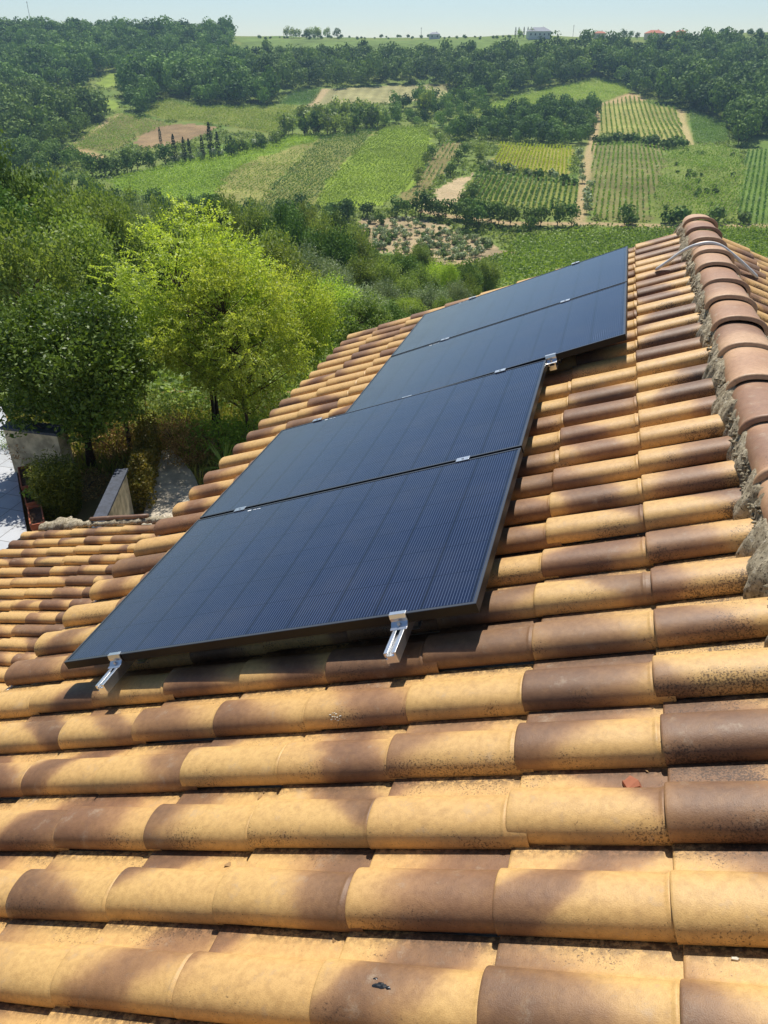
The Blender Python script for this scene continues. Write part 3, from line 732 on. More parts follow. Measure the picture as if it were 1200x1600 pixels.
RAILP = [(-.020, -.040), (.020, -.040), (.020, -.024), (.014, -.024), (.014, -.016), (.020, -.016), (.020, 0), (.0065, 0), (.0065, -.004), (.013, -.004), (.013, -.013), (-.013, -.013), (-.013, -.004), (-.0065, -.004), (-.0065, 0), (-.020, 0)]
def rail(group, a, b0, b1, label, clamps_end, clamps_mid, back=None):
    """runs along b under the panels"""
    c0 = pmap(group, a, b0, -0.08)
    root = empty('mounting_rail', c0); tag(root, label, 'rail', 'aluminium rails carrying the solar panels')
    h0 = -0.036
    A0 = pmap(group, a, b0, h0) - c0; A1 = pmap(group, a, b1, h0) - c0; E = A1 - A0; L = np.linalg.norm(E); E /= L
    mb = MB(); mb.prism(RAILP, A0, AX, NX, E, L); mb.build('rail_profile', MT['alu'], root, bevel=0.0008)
    for bb in np.arange(b0 + 0.25, b1, 0.75):
        mb = MB()
        mb.box(pmap(group, a, bb, h0 - .055) - c0, (.03, .05, .03), AX, BX, NX)
        mb.box(pmap(group, a, bb + .03, h0 - .078) - c0, (.035, .12, .006), AX, BX, NX)
        mb.build('roof_hook', MT['steel'], root)
    for bb, sgn in clamps_end:
        mb = MB(); wdt = 0.058
        pr = [(.013, .0010), (.013, .0042), (-.0035, .0042), (-.0075, -.010), (-.0055, -.022), (-.022, -.0335), (-.026, -.0315), (-.034, -.0345), (-.034, -.0365), (-.002, -.0365), (-.0015, -.022), (-.0032, -.010), (-.0012, .0008)]
        org = pmap(group, a - wdt / 2, bb, 0) - c0
        pr = [(p * sgn, q) for p, q in pr]
        mb.prism(pr, org, BX, NX, AX, wdt); cl = mb.build('end_clamp', MT['alu'], root, bevel=0.0006)
        mb = MB(); c = pmap(group, a, bb - sgn * .016, 0) - c0
        mb.tube([c + NX * -.032, c + NX * -.0215], .0062, 10); mb.tube([c + NX * -.0215, c + NX * -.0195], .0040, 6); mb.build('bolt', MT['steel'], cl)
    for bb in clamps_mid:
        mb = MB(); c = pmap(group, a, bb, 0.0026) - c0
        mb.box(c, (.062, .034, .0032), AX, BX, NX); mb.box(c - NX * .014, (.05, .012, .026), AX, BX, NX)
        cl = mb.build('mid_clamp', MT['alu'], root, bevel=0.0006)
        mb = MB(); mb.tube([c, c + NX * .0045], .0062, 8); mb.build('bolt', MT['steel'], cl)
    return root
G = 0.010
rail(0, 0.265, -.147, 2.275, 'aluminium rail sticking out under the front edge of the nearest panel, towards its right', [(0.0, 1)], [PHD + G])
rail(0, 1.460, -.130, 2.275, 'aluminium rail sticking out under the left front corner of the nearest panel', [(0.0, 1)], [PHD + G])
rail(1, 0.405, -.03, 2.33, 'short rail end with bright clamp in the step between the second and third panel', [(0.0, 1)], [PHD + G])
rail(1, 1.28, 0.0, 2.33, 'rail hidden under the left half of the two far panels, its clamps showing between them', [], [PHD + G])
# clamps seen on the seam between the second and third panel and on the far edge belong to their rails
for (g, a, b) in ((0, .265, 2.276), (0, 1.46, 2.276), (1, .405, 2.2755), (1, 1.28, 2.2755)):
    pass
def extra_clamp(idx, g, a, b):
    roots = [o for o in col.objects if o.name.startswith('mounting_rail')]
    root = roots[idx]; c = pmap(g, a, b, 0.0042) - np.array(root.location); mb = MB()
    mb.box(c, (.062, .034, .0032), AX, BX, NX); mb.box(c - NX * .016, (.05, .012, .03), AX, BX, NX)
    cl = mb.build('end_clamp', MT['alu'], root, bevel=0.0006)
    mb = MB(); mb.tube([c, c + NX * .0045], .0062, 8); mb.build('bolt', MT['steel'], cl)
extra_clamp(0, 0, .265, 2.276); extra_clamp(1, 0, 1.46, 2.276)
extra_clamp(2, 1, .405, 2 * PHD + .02 + .004); extra_clamp(3, 1, 1.28, 2 * PHD + .02 + .004); extra_clamp(3, 1, 1.28, -.008)

# ------------------------------------------------------------------ conduit lying across the ridge, bits on the tiles
def conduit():
    pts2 = [(1024, 422), (1045, 408), (1063, 394.5), (1080, 385), (1098, 380), (1112, 379), (1128, 384), (1148, 400), (1166, 416), (1184, 434)]
    zz = [.0, .10, .20, .29, .335, .345, .335, .24, .12, .01]
    Y0 = 4.02; P = []
    for (x, y), z in zip(pts2, zz):
        d = ray(x, y); t = (Y0 - CAM[1]) / d[1]; p = CAM + t * d
        P.append(p)
    P = np.array(P)
    # smooth path
    t = np.linspace(0, 1, len(P)); tt = np.linspace(0, 1, 60)
    Q = np.stack([np.interp(tt, t, P[:, k]) for k in range(3)], 1)
    for _ in range(6): Q[1:-1] = (Q[:-2] + 2 * Q[1:-1] + Q[2:]) / 4
    mb = MB(); mb.tube(Q - Q[0], [.006] + [.0118] * 58 + [.006], 10)
    o = mb.build('conduit', MT['conduit'], None, True); o.location = Q[0]
    tag(o, 'grey plastic conduit bent in an arch across the far ridge tiles', 'cable')
conduit()
def on_roof(px, py, h):
    d = ray(px, py); q = np.array([AX, BX, NX]); dc = q @ d; cc = q @ CAM; t = (h - cc[2]) / dc[2]; return cc + t * dc
def roof_hit(px, py):
    d = ray(px, py); p, nn, _, _ = ROOF.ray_cast(Vector(CAM), Vector(d).normalized())
    nn = np.array(nn); nn = nn if nn @ NX > 0 else -nn
    return np.array(p), nn
def shard(px, py, h, size, mat, name, label, cat, seed, flat=.35, n=9):
    r = np.random.default_rng(seed); c, _n = roof_hit(px, py)
    an = np.sort(r.uniform(0, 2 * math.pi, n)); rad = size * r.uniform(.55, 1.1, n)
    V = [AX * rad[i] * math.cos(an[i]) * 1.3 + BX * rad[i] * math.sin(an[i]) for i in range(n)]
    th = size * flat
    V = V + [v * .85 + NX * th * r.uniform(.6, 1.2) for v in V]
    F = [tuple(range(n - 1, -1, -1)), tuple(range(n, 2 * n))] + [(i, (i + 1) % n, n + (i + 1) % n, n + i) for i in range(n)]
    o = obj(name, mesh(name, np.array(V), F, mat)); o.location = c; tag(o, label, cat); return o
shard(988, 1229, -.160, .026, MT['brick'], 'clay_shard', 'small orange clay shard lying in a channel between tiles near the right edge', 'shard', 3, .5, 6)
shard(1149, 1499, -.165, .006, MT['lime'], 'mortar_crumb', 'tiny yellowish crumb in the tile channel at the lower right', 'crumb', 4, .6, 6)
def blots(name, mat, pts, label, cat, seed, rlo, rhi, h=-.1155):
    r = np.random.default_rng(seed); V = []; F = []; c0 = None
    for (px, py, s) in pts:
        c, nn = roof_hit(px, py)
        if c0 is None: c0 = c
        BT = np.cross(nn, AX); BT /= np.linalg.norm(BT)
        n = 9; an = np.linspace(0, 2 * math.pi, n, endpoint=False); rad = s * r.uniform(.6, 1.15, n); base = len(V)
        for i in range(n): V.append(c - c0 + AX * rad[i] * 1.5 * math.cos(an[i]) + BT * rad[i] * .8 * math.sin(an[i]) + nn * .0002)
        V.append(c - c0 + nn * (.001 + s * .10))
        for i in range(n): F.append((base + i, base + (i + 1) % n, base + n))
    o = obj(name, mesh(name, np.array(V), F, mat)); o.location = c0; tag(o, label, cat)
blots('tar_spot', MT['tar'], [(598, 1541, .008), (588, 1540, .007), (606, 1544, .005), (587, 1529, .004), (595, 1537, .005)], 'black tar splash on a foreground tile at the bottom centre', 'tar', 5, 0, 0)
rr_ = np.random.default_rng(8)
blots('lime_crust', MT['lime'], [(524 + rr_.normal(0, 5), 1121 + rr_.normal(0, 3), rr_.uniform(.0015, .0035)) for _ in range(16)], 'white lime crust speckled on a dark tile below the rail', 'crust', 6, 0, 0, -.122)

# dry bits blown into the channels of the tiles
def litter():
    r = np.random.default_rng(44); n = 2600; k = r.integers(0, len(ROWS), n); a = r.uniform(-.75, 2.25, n); b = np.array(ROWS)[k] + .2145 - np.abs(r.normal(0, .016, n)) - .004
    keep = vnoise(np.stack([a * 3.1, b * 2.3], -1)) + r.normal(0, .25, n) > .12; a, b = a[keep], b[keep]; n = len(a)
    c = RP(a, b, np.full(n, -.1795) + np.abs(r.normal(0, .003, n))); sz = r.uniform(.002, .0065, n) * (1 + 1.5 * (r.random(n) < .06))
    N = NX[None] + r.normal(0, .4, (n, 3)); N /= np.linalg.norm(N, axis=1)[:, None]; T = np.cross(N, r.normal(0, 1, (n, 3))); T /= np.linalg.norm(T, axis=1)[:, None]; B = np.cross(N, T)
    s_ = sz[:, None]; asp = r.uniform(.25, .9, (n, 1))
    top = c + N * s_ * .5
    V = np.stack([c - T * s_, c + B * s_ * asp, c + T * s_, c - B * s_ * asp, top], 1).reshape(-1, 3); i5 = np.arange(n)[:, None] * 5
    F = (i5[:, :, None] + np.array([[0, 1, 4], [1, 2, 4], [2, 3, 4], [3, 0, 4]])[None]).reshape(-1, 3)
    m, nn_, l, bb = new_mat('dry_litter'); at = nd(nn_, 'ShaderNodeAttribute', attribute_name='lc'); l.new(mixc(nn_, l, at.outputs['Fac'], lin((66, 46, 32)), lin((176, 140, 92))), bb.inputs['Base Color']); bb.inputs['Roughness'].default_value = .9
    o = obj('roof_litter', mesh('roof_litter', V, F, m, False, {'lc': np.repeat(r.random(n) ** 1.6, 5)})); tag(o, 'dry crumbs and leaf bits caught in the channels between the roof tiles', 'litter', kind='stuff')
litter()

# ------------------------------------------------------------------ foliage builders
def leaves(C, size, aspect=0.45, updir=0.35, r=None, nrm=None, jit=0.8):
    """rhombus leaves at centres C -> V,F"""
    n = len(C); size = np.broadcast_to(size, (n,))
    N = r.normal(0, 1, (n, 3)); N[:, 2] += updir * 2
    if nrm is not None: N = nrm + jit * r.normal(0, 1, (n, 3)) * 0.6
    N /= np.linalg.norm(N, axis=1)[:, None] + 1e-9
    T = np.cross(N, r.normal(0, 1, (n, 3))); T /= np.linalg.norm(T, axis=1)[:, None] + 1e-9; B = np.cross(N, T)
    s = size[:, None] * 0.5
    V = np.stack([C - T * s, C + B * s * aspect, C + T * s, C - B * s * aspect], 1).reshape(-1, 3)
    F = np.arange(4 * n).reshape(n, 4); return V, F
def limb_tube(mb, p0, p1, r0, r1, r, sag=0.12, n=6, seg=5):
    p0 = np.array(p0, float); p1 = np.array(p1, float); L = np.linalg.norm(p1 - p0)
    pts = []; off = r.normal(0, 1, 3) * L * .06
    for i in range(seg + 1):
        t = i / seg; p = p0 * (1 - t) + p1 * t + off * math.sin(math.pi * t); p[2] += -sag * L * math.sin(math.pi * t) + 0; pts.append(p)
    mb.tube(pts, [r0 + (r1 - r0) * (i / seg) ** .7 for i in range(seg + 1)], n, False); return pts
def make_tree(seed, Hh, R, clear, nclump, nleaf, leaf, rc, mat, bark, aspect=.45, sprays=False, stems=1, shape=1.0, twig=True, trunk_r=None, flat=1.0):
    """near/mid tree: real trunk, limbs and single leaves. crown spans clear..Hh"""
    r = np.random.default_rng(seed); mb = MB(); tr = trunk_r or Hh * 0.018
    cz = (Hh + clear) / 2; rz = (Hh - clear) / 2
    # clump centres, packed towards the outside of the crown
    Cn = []
    while len(Cn) < nclump:
        d = r.normal(0, 1, 3); d /= np.linalg.norm(d); q = r.uniform(.25, 1) ** .45 * (1 - rc / R * .6)
        p = np.array([d[0] * R * q, d[1] * R * q, d[2] * rz * q])
        wob = 1 + .22 * float(vnoise(np.array(d * 2.3 + seed)))
        p *= wob
        if p[2] < 0: p[:2] *= (1 - .35 * shape * (-p[2] / rz))
        if p[2] > 0: p[:2] *= (1 - .30 * shape * (p[2] / rz) ** 2)
        Cn.append(p + [0, 0, cz])
    Cn = np.array(Cn)
    tops = []
    for s in range(stems):
        an = 2 * math.pi * s / stems + r.uniform(0, 1); b = np.array([math.cos(an), math.sin(an), 0]) * (0 if stems == 1 else tr * 1.6)
        top = np.array([r.normal(0, .08) * R, r.normal(0, .08) * R, Hh * .80]) + (b * 6 if stems > 1 else 0)
        pts = [b, b + np.array([r.normal(0, .02) * Hh, r.normal(0, .02) * Hh, clear * .6]), (b + top) / 2 + r.normal(0, .03, 3) * Hh, top]
        t = np.linspace(0, 1, 4); tt = np.linspace(0, 1, 12); Q = np.stack([np.interp(tt, t, [p[k] for p in pts]) for k in range(3)], 1)
        for _ in range(2): Q[1:-1] = (Q[:-2] + 2 * Q[1:-1] + Q[2:]) / 4
        mb.tube(Q, [tr * (1.25 if i == 0 else 1) * (1 - .85 * (i / 11)) for i in range(12)], 8, False); tops.append(Q)
    ends = []
    for c in Cn:
        Q = tops[r.integers(len(tops))]
        zz = min(max(c[2] - np.hypot(c[0], c[1]) * .7, clear * .75), Hh * .72); i = int(np.argmin(abs(Q[:, 2] - zz)))
        ends.append(limb_tube(mb, Q[i], c, tr * .36, tr * .06, r, .04, 5, 4))
        if twig:
            for _ in range(3):
                d = r.normal(0, 1, 3); d /= np.linalg.norm(d); limb_tube(mb, c, c + d * rc * .8, tr * .06, tr * .02, r, .05, 3, 2)
    # leaves
    per = r.multinomial(nleaf, np.ones(nclump) / nclump); Vs = []; LC = []
    ctone = r.uniform(0, 1, nclump)
    C = []; tone = []
    if sprays:
        for c, m, ct in zip(Cn, per, ctone):
            ns = max(1, m // 13)
            d = r.normal(0, 1, (ns, 3)); d /= np.linalg.norm(d, axis=1)[:, None]; rad = rc * r.uniform(.2, 1.15, ns) ** .6
            p = c + d * rad[:, None] * [1, 1, flat]
            out = p - [0, 0, cz]; out /= np.linalg.norm(out, axis=1)[:, None] + 1e-6
            st = out * .6 + r.normal(0, .5, (ns, 3)) + [0, 0, -.15]; st /= np.linalg.norm(st, axis=1)[:, None]
            side = np.cross(st, r.normal(0, .3, (ns, 3)) + [0, 0, 1]); side /= np.linalg.norm(side, axis=1)[:, None] + 1e-6
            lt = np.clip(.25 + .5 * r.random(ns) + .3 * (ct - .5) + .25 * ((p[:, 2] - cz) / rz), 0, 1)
            Ls = leaf * 4.2
            for k in range(6):
                for sg in (-1, 1):
                    C.append(p + st * (Ls * (k / 6)) [..., None] * 1.0 + side * sg * leaf * .5 + [0, 0, -.02 * k * leaf] if np.ndim(Ls) else p + st * (Ls * k / 6) + side * (sg * leaf * .5)); tone.append(lt)
        C = np.concatenate(C); tone = np.concatenate(tone)
    else:
        for c, m, ct in zip(Cn, per, ctone):
            d = r.normal(0, 1, (m, 3)); d /= np.linalg.norm(d, axis=1)[:, None]; rad = rc * r.uniform(.08, 1.15, m) ** .55
            wob = 1 + .35 * vnoise(d * 2.1 + c * 3)
            p = c + d * (rad * wob)[:, None] * [1, 1, flat]
            C.append(p); tone.append(np.clip(.2 + .55 * r.random(m) + .4 * (ct - .5), 0, 1))
        C = np.concatenate(C); tone = np.concatenate(tone)
    C = C[C[:, 2] > clear * .35]; tone = tone[:len(C)]
    V, F = leaves(C, leaf * r.uniform(.7, 1.3, len(C)), aspect, .35, r)
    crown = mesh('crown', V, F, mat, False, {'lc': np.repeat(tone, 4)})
    trunk = mesh('trunk', np.array(mb.V), mb.F, bark, True)
    return trunk, crown
def lobed(seed, n, R, Hh, clear, size, lobes=9, shape=0.3):
    """far crown: quads lying on overlapping lobes, facing outwards -> C, N, size"""
    r = np.random.default_rng(seed); cz = (Hh + clear) / 2; rz = (Hh - clear) / 2
    L = []
    for k in range(lobes):
        an = r.uniform(0, 2 * math.pi); q = r.uniform(.25, .62) * R; z = r.uniform(-.55, .62) * rz
        L.append((np.array([q * math.cos(an), q * math.sin(an), z + cz]), r.uniform(.38, .58) * R))
    L.append((np.array([0, 0, cz + rz * .35]), R * .6)); L.append((np.array([0, 0, cz - rz * .1]), R * .75))
    C = []; N = []; T = []
    w_ = np.array([l[1] ** 2 for l in L]); cnt = r.multinomial(n, w_ / w_.sum())
    for (c, rad), m in zip(L, cnt):
        d = r.normal(0, 1, (m, 3)); d[:, 2] += .25; d /= np.linalg.norm(d, axis=1)[:, None]
        C.append(c + d * rad * r.uniform(.86, 1.08, m)[:, None] * [1, 1, min(1.1, rz / R)]); N.append(d); T.append(np.full(m, r.random()))
    C = np.concatenate(C); N = np.concatenate(N); T = np.concatenate(T)
    k = C[:, 2] > clear * .5
    return C[k], N[k], np.clip(.5 * T[k] + .5 * r.random(k.sum()), 0, 1)
def far_tree(seed, n, R, Hh, clear, size, mat, bark, lobes=9):
    r = np.random.default_rng(seed + 500); C, N, T = lobed(seed, n, R, Hh, clear, size, lobes)
    V, F = leaves(C, size * r.uniform(.7, 1.35, len(C)), .8, .3, r, N, .6)
    crown = mesh('crown', V, F, mat, False, {'lc': np.repeat(T, 4)})
    mb = MB(); mb.tube([(0, 0, -.3), (.03 * R, 0, clear), (0, 0, Hh * .7)], [Hh * .022, Hh * .017, Hh * .005], 6, False)
    for k in range(5):
        an = r.uniform(0, 6.28); limb_tube(mb, (0, 0, clear * r.uniform(.8, 1.3)), (R * .6 * math.cos(an), R * .6 * math.sin(an), Hh * r.uniform(.5, .8)), Hh * .009, Hh * .003, r, 0, 4, 3)
    return mesh('trunk', np.array(mb.V), mb.F, bark, True), crown
def place_tree(name, tm, loc, s=(1, 1, 1), rz=0, label='', cat='tree', group=None):
    root = empty(name, loc, rz, s); obj('trunk', tm[0], root); obj('crown', tm[1], root)
    tag(root, label, cat, group); return root

# ------------------------------------------------------------------ garden below the house
GZ = -6.3
def g2(px, py, z=GZ): return atz(px, py, z)
# terrace
tp = [tuple(g2(46, 850)[:2]), tuple(g2(20, 700)[:2]), (-13.4, 12.4), (-24, 22), (-30, 10), (-20, 2), (-8.6, 2)]
def flat_poly(name, poly, z, mat, th=0.12, kind='structure'):
    n = len(poly); c = np.mean(np.array(poly), 0)
    V = [(x - c[0], y - c[1], 0) for x, y in poly] + [(x - c[0], y - c[1], -th) for x, y in poly]
    F = [tuple(range(n)), tuple(range(2 * n - 1, n - 1, -1))] + [(i, n + i, n + (i + 1) % n, (i + 1) % n) for i in range(n)]
    a2 = sum(poly[i][0] * poly[(i + 1) % n][1] - poly[(i + 1) % n][0] * poly[i][1] for i in range(n))
    if a2 < 0: F = [f[::-1] for f in F]
    o = obj(name, mesh(name, np.array(V), F, mat)); o.location = (c[0], c[1], z); tag(o, kind=kind); return o
flat_poly('terrace', tp, GZ + .10, MT['pavers'], .2)
pth = [g2(x, y)[:2] for x, y in ((214, 850), (232, 775), (243, 735), (246, 706), (268, 704), (288, 722), (304, 745), (318, 780), (330, 850))]
flat_poly('path', [tuple(p) for p in pth], GZ + .03, MT['concrete'], .1)

def wall_obj(name, P0, P1, th, z0, z1a, z1b, cap, label, cat='wall', capmat='slate', over=.04):
    """wall from P0 to P1 with a capping course"""
    P0 = np.array(P0, float); P1 = np.array(P1, float); d = P1 - P0; L = np.linalg.norm(d); d /= L; nrm = np.array([-d[1], d[0]])
    root = empty(name, (P0[0], P0[1], z0)); tag(root, label, cat)
    def blk(o, e, za, zb, zta, ztb):
        V = []
        for t_, z_, zt in ((-e, za, zta), (L + e, zb, ztb)):
            for s in (-1, 1):
                q = d * t_ + nrm * s * o; V.append((q[0], q[1], z_ - z0)); V.append((q[0], q[1], zt - z0))
        m_ = MB(); m_.add(V, [(0, 1, 3, 2), (4, 6, 7, 5), (0, 4, 5, 1), (2, 3, 7, 6), (0, 2, 6, 4), (1, 5, 7, 3)]); return m_
    blk(th / 2, 0, z0, z0, z1a, z1b).build('wall_face', MT['stucco'], root, bevel=.01)
    blk(th / 2 + over, over, z1a, z1b, z1a + cap, z1b + cap).build('capping', MT[capmat], root, bevel=.008)
    return root
wa = g2(146, 830, -5.35); wb = g2(190, 734, -5.35)
wall_obj('garden_wall', wa[:2], wb[:2], .15, GZ - .3, -5.39, -5.39, .05, 'low rendered garden wall with grey slate top running beside the concrete path', 'wall')
wa = g2(12, 662, -5.15); wb = g2(96, 672, -5.15)
wall_obj('terrace_wall', wa[:2], wb[:2], .34, GZ - .3, -5.2, -5.2, .06, 'rendered terrace wall with dark slate capping half hidden by the dark tree', 'wall')

def plant(name, loc, r, n, mat, kind, size, rad, hgt, label, cat, group=None, base=0.0, stem=True):
    root = empty(name, loc)
    if kind == 'bush':
        d = r.normal(0, 1, (n, 3)); d /= np.linalg.norm(d, axis=1)[:, None]; q = r.uniform(.1, 1, n) ** .4 * (1 + .28 * vnoise(d * 2.4 + np.array(loc) * .7))
        C = d * q[:, None] * [rad, rad, hgt / 2] + [0, 0, hgt / 2 + base]; C = C[C[:, 2] > 0.01]
        V, F = leaves(C, size * r.uniform(.6, 1.3, len(C)), .5, .3, r); T = np.repeat(r.random(len(C)), 4)
    elif kind == 'spike':    # upright thin shoots
        m = n; an = r.uniform(0, 6.28, m); q = rad * np.sqrt(r.random(m)); B = np.stack([q * np.cos(an), q * np.sin(an), np.zeros(m)], 1)
        hh = hgt * r.uniform(.6, 1.1, m); top = B * 1.35 + np.stack([r.normal(0, .05, m), r.normal(0, .05, m), hh], 1)
        V = []; T = []
        for k in range(12):
            t = (k + r.random(m)) / 12; c = B * (1 - t)[:, None] + top * t[:, None] + r.normal(0, .012, (m, 3))
            v, _ = leaves(c, size * r.uniform(.7, 1.2, m), .22, 0, r, None); V.append(v); T.append(np.repeat(r.random(m), 4))
        V = np.concatenate(V); F = np.arange(len(V)).reshape(-1, 4); T = np.concatenate(T)
    else:                    # rosette of long arching blades
        V = []; F = []; T = []
        for k in range(n):
            an = r.uniform(0, 6.28); el = r.uniform(.15, 1.35); L = rad * r.uniform(.75, 1.1); wd = size; dirv = np.array([math.cos(an), math.sin(an), 0]); sd_ = np.array([-dirv[1], dirv[0], 0])
            b0 = len(V); seg = 5
            for s in range(seg + 1):
                t = s / seg; p = dirv * (L * t * math.cos(el)) + np.array([0, 0, 1]) * (L * t * math.sin(el) - .35 * L * t * t * (1.3 - el * .7)) + [0, 0, base]
                w_ = wd * (1 - t) ** .6 * (.6 + .4 * min(1, t * 5)); V.append(p + sd_ * w_); V.append(p - sd_ * w_)
            tt = r.random()
            T += [tt] * (2 * (seg + 1))
            for s in range(seg): F.append((b0 + 2 * s, b0 + 2 * s + 1, b0 + 2 * s + 3, b0 + 2 * s + 2))
        V = np.array(V); F = np.array(F); T = np.array(T)
    obj('foliage', mesh('foliage', V, F, mat, False, {'lc': T}), root)
    if stem:
        mb = MB()
        if base > .2: mb.tube([(0, 0, -.1), (.02, 0, base * .5), (0, .01, base + .05)], [.06, .05, .045], 8)
        else:
            for k in range(5):
                an = r.uniform(0, 6.28); mb.tube([(0, 0, -.05), (rad * .25 * math.cos(an), rad * .25 * math.sin(an), hgt * .35), (rad * .55 * math.cos(an), rad * .55 * math.sin(an), hgt * .7)], [.014, .010, .004], 5)
        mb.build('stem', MT['bark'], root, True)
    tag(root, label, cat, group); return root
R1 = np.random.default_rng(77)
# terracotta boxes along the terrace edge
for i, (p0, p1, lab) in enumerate((((38, 730), (44, 762), 'terracotta planter box farthest along the terrace edge, with a dry plant'),
                                   ((47, 766), (52, 788), 'terracotta planter box in the middle of the terrace edge row, with sparse green leaves'),
                                   ((54, 792), (59, 822), 'terracotta planter box nearest the lower roof, with brown dry soil'))):
    A_ = g2(*p0, GZ + .3); B_ = g2(*p1, GZ + .3); c = (A_ + B_) / 2; d = (B_ - A_)[:2]; L = np.linalg.norm(d) * .96; d /= np.linalg.norm(d)
    root = empty('planter_box', (c[0], c[1], GZ + .10), math.atan2(d[1], d[0])); tag(root, lab, 'planter', 'terracotta planters along the terrace')
    mb = MB(); w2 = .13; hb = .24
    out0 = [(-L / 2 + .02, -w2 + .02), (L / 2 - .02, -w2 + .02), (L / 2 - .02, w2 - .02), (-L / 2 + .02, w2 - .02)]
    out1 = [(-L / 2, -w2), (L / 2, -w2), (L / 2, w2), (-L / 2, w2)]
    in1 = [(-L / 2 + .025, -w2 + .025), (L / 2 - .025, -w2 + .025), (L / 2 - .025, w2 - .025), (-L / 2 + .025, w2 - .025)]
    V = [(x, y, 0) for x, y in out0] + [(x, y, hb - .03) for x, y in out1] + [(x, y, hb) for x, y in out1] + [(x, y, hb) for x, y in in1] + [(x, y, hb - .05) for x, y in in1]
    Fq = [(k * 4 + a, k * 4 + (a + 1) % 4, (k + 1) * 4 + (a + 1) % 4, (k + 1) * 4 + a) for k in range(4) for a in range(4)] + [(3, 2, 1, 0)]
    mb.add(V, Fq); mb.build('box', MT['terracotta'], root, bevel=.006)
    gx, gy = np.meshgrid(np.linspace(-L / 2 + .026, L / 2 - .026, 24), np.linspace(-w2 + .026, w2 - .026, 8), indexing='ij')
    gz = hb - .045 + .018 * vnoise(np.stack([gx * 14, gy * 14 + i], -1)); ii = np.arange(gx.size).reshape(gx.shape)
    obj('soil', mesh('soil', np.stack([gx, gy, gz], -1).reshape(-1, 3), np.stack([ii[:-1, :-1], ii[1:, :-1], ii[1:, 1:], ii[:-1, 1:]], -1).reshape(-1, 4), MT['soil'], True), root)
pc = g2(38, 722, GZ + .3)
plant('dry_plant', (pc[0], pc[1], GZ + .28), R1, 420, MT['lf_dry'], 'bush', .05, .32, .55, 'dry straw coloured plant in the far terracotta planter', 'plant')
pc = g2(52, 776, GZ + .3)
plant('potted_plant', (pc[0], pc[1], GZ + .28), R1, 120, MT['lf_vine'], 'bush', .07, .2, .22, 'small bright green plant in the middle terracotta planter', 'plant')
pc = g2(80, 742, GZ + .3); 
pc = g2(98, 800, GZ)
plant('rosemary_bush', (pc[0], pc[1], GZ), R1, 1500, leaf_mat('rosemary', lin((64, 74, 26)), lin((120, 124, 44)), .25, .5), 'spike', .10, .34, 1.1, 'upright olive green bush with dense thin shoots beside the planter boxes', 'bush')
for k, (x, y, s, mt) in enumerate(((204, 780, .42, 'lf_mid'), (212, 755, .40, 'lf_mid'), (219, 732, .42, 'lf_mid'), (226, 712, .42, 'lf_dry'))):
    pass
def hedge():
    a = g2(222, 800)[:2]; b = g2(238, 700)[:2]; L = np.linalg.norm(b - a); c0 = np.array([*a, GZ]); root = empty('ivy_hedge', c0)
    n = 9000; t = R1.random(n); C = np.stack([np.interp(t, [0, 1], [0, b[0] - a[0]]), np.interp(t, [0, 1], [0, b[1] - a[1]]), np.zeros(n)], 1)
    hh = .85 + .25 * vnoise(np.stack([t * 6, t * 0], -1)); q = R1.uniform(-1, 1, n); d = (b - a) / L; nr = np.array([-d[1], d[0]])
    z = R1.uniform(0, 1, n) ** .8; wv = .24 * np.sqrt(np.clip(1 - (z - .35) ** 2 * 1.4, .1, 1)) * (1 + .3 * vnoise(np.stack([t * 12, z * 4], -1)))
    C[:, 0] += nr[0] * q * wv; C[:, 1] += nr[1] * q * wv; C[:, 2] = z * hh
    V, F = leaves(C, .06 * R1.uniform(.6, 1.3, n), .7, .3, R1)
    m = leaf_mat('ivy_leaves', lin((70, 84, 26)), lin((150, 134, 58)), .3, .5)
    obj('foliage', mesh('foliage', V, F, m, False, {'lc': np.repeat(np.clip(R1.random(n) * .6 + .5 * (vnoise(C * 3) * .5 + .5), 0, 1), 4)}), root)
    for k in range(7):
        mb = MB(); p = (b - a) * (k + .5) / 7; mb.tube([(p[0], p[1], -.05), (p[0] + .03, p[1], .5)], [.015, .006], 5); mb.build('stem', MT['bark'], root)
    tag(root, 'narrow ivy hedge, half green half rusty, climbing the path side of the garden wall', 'hedge')
hedge()
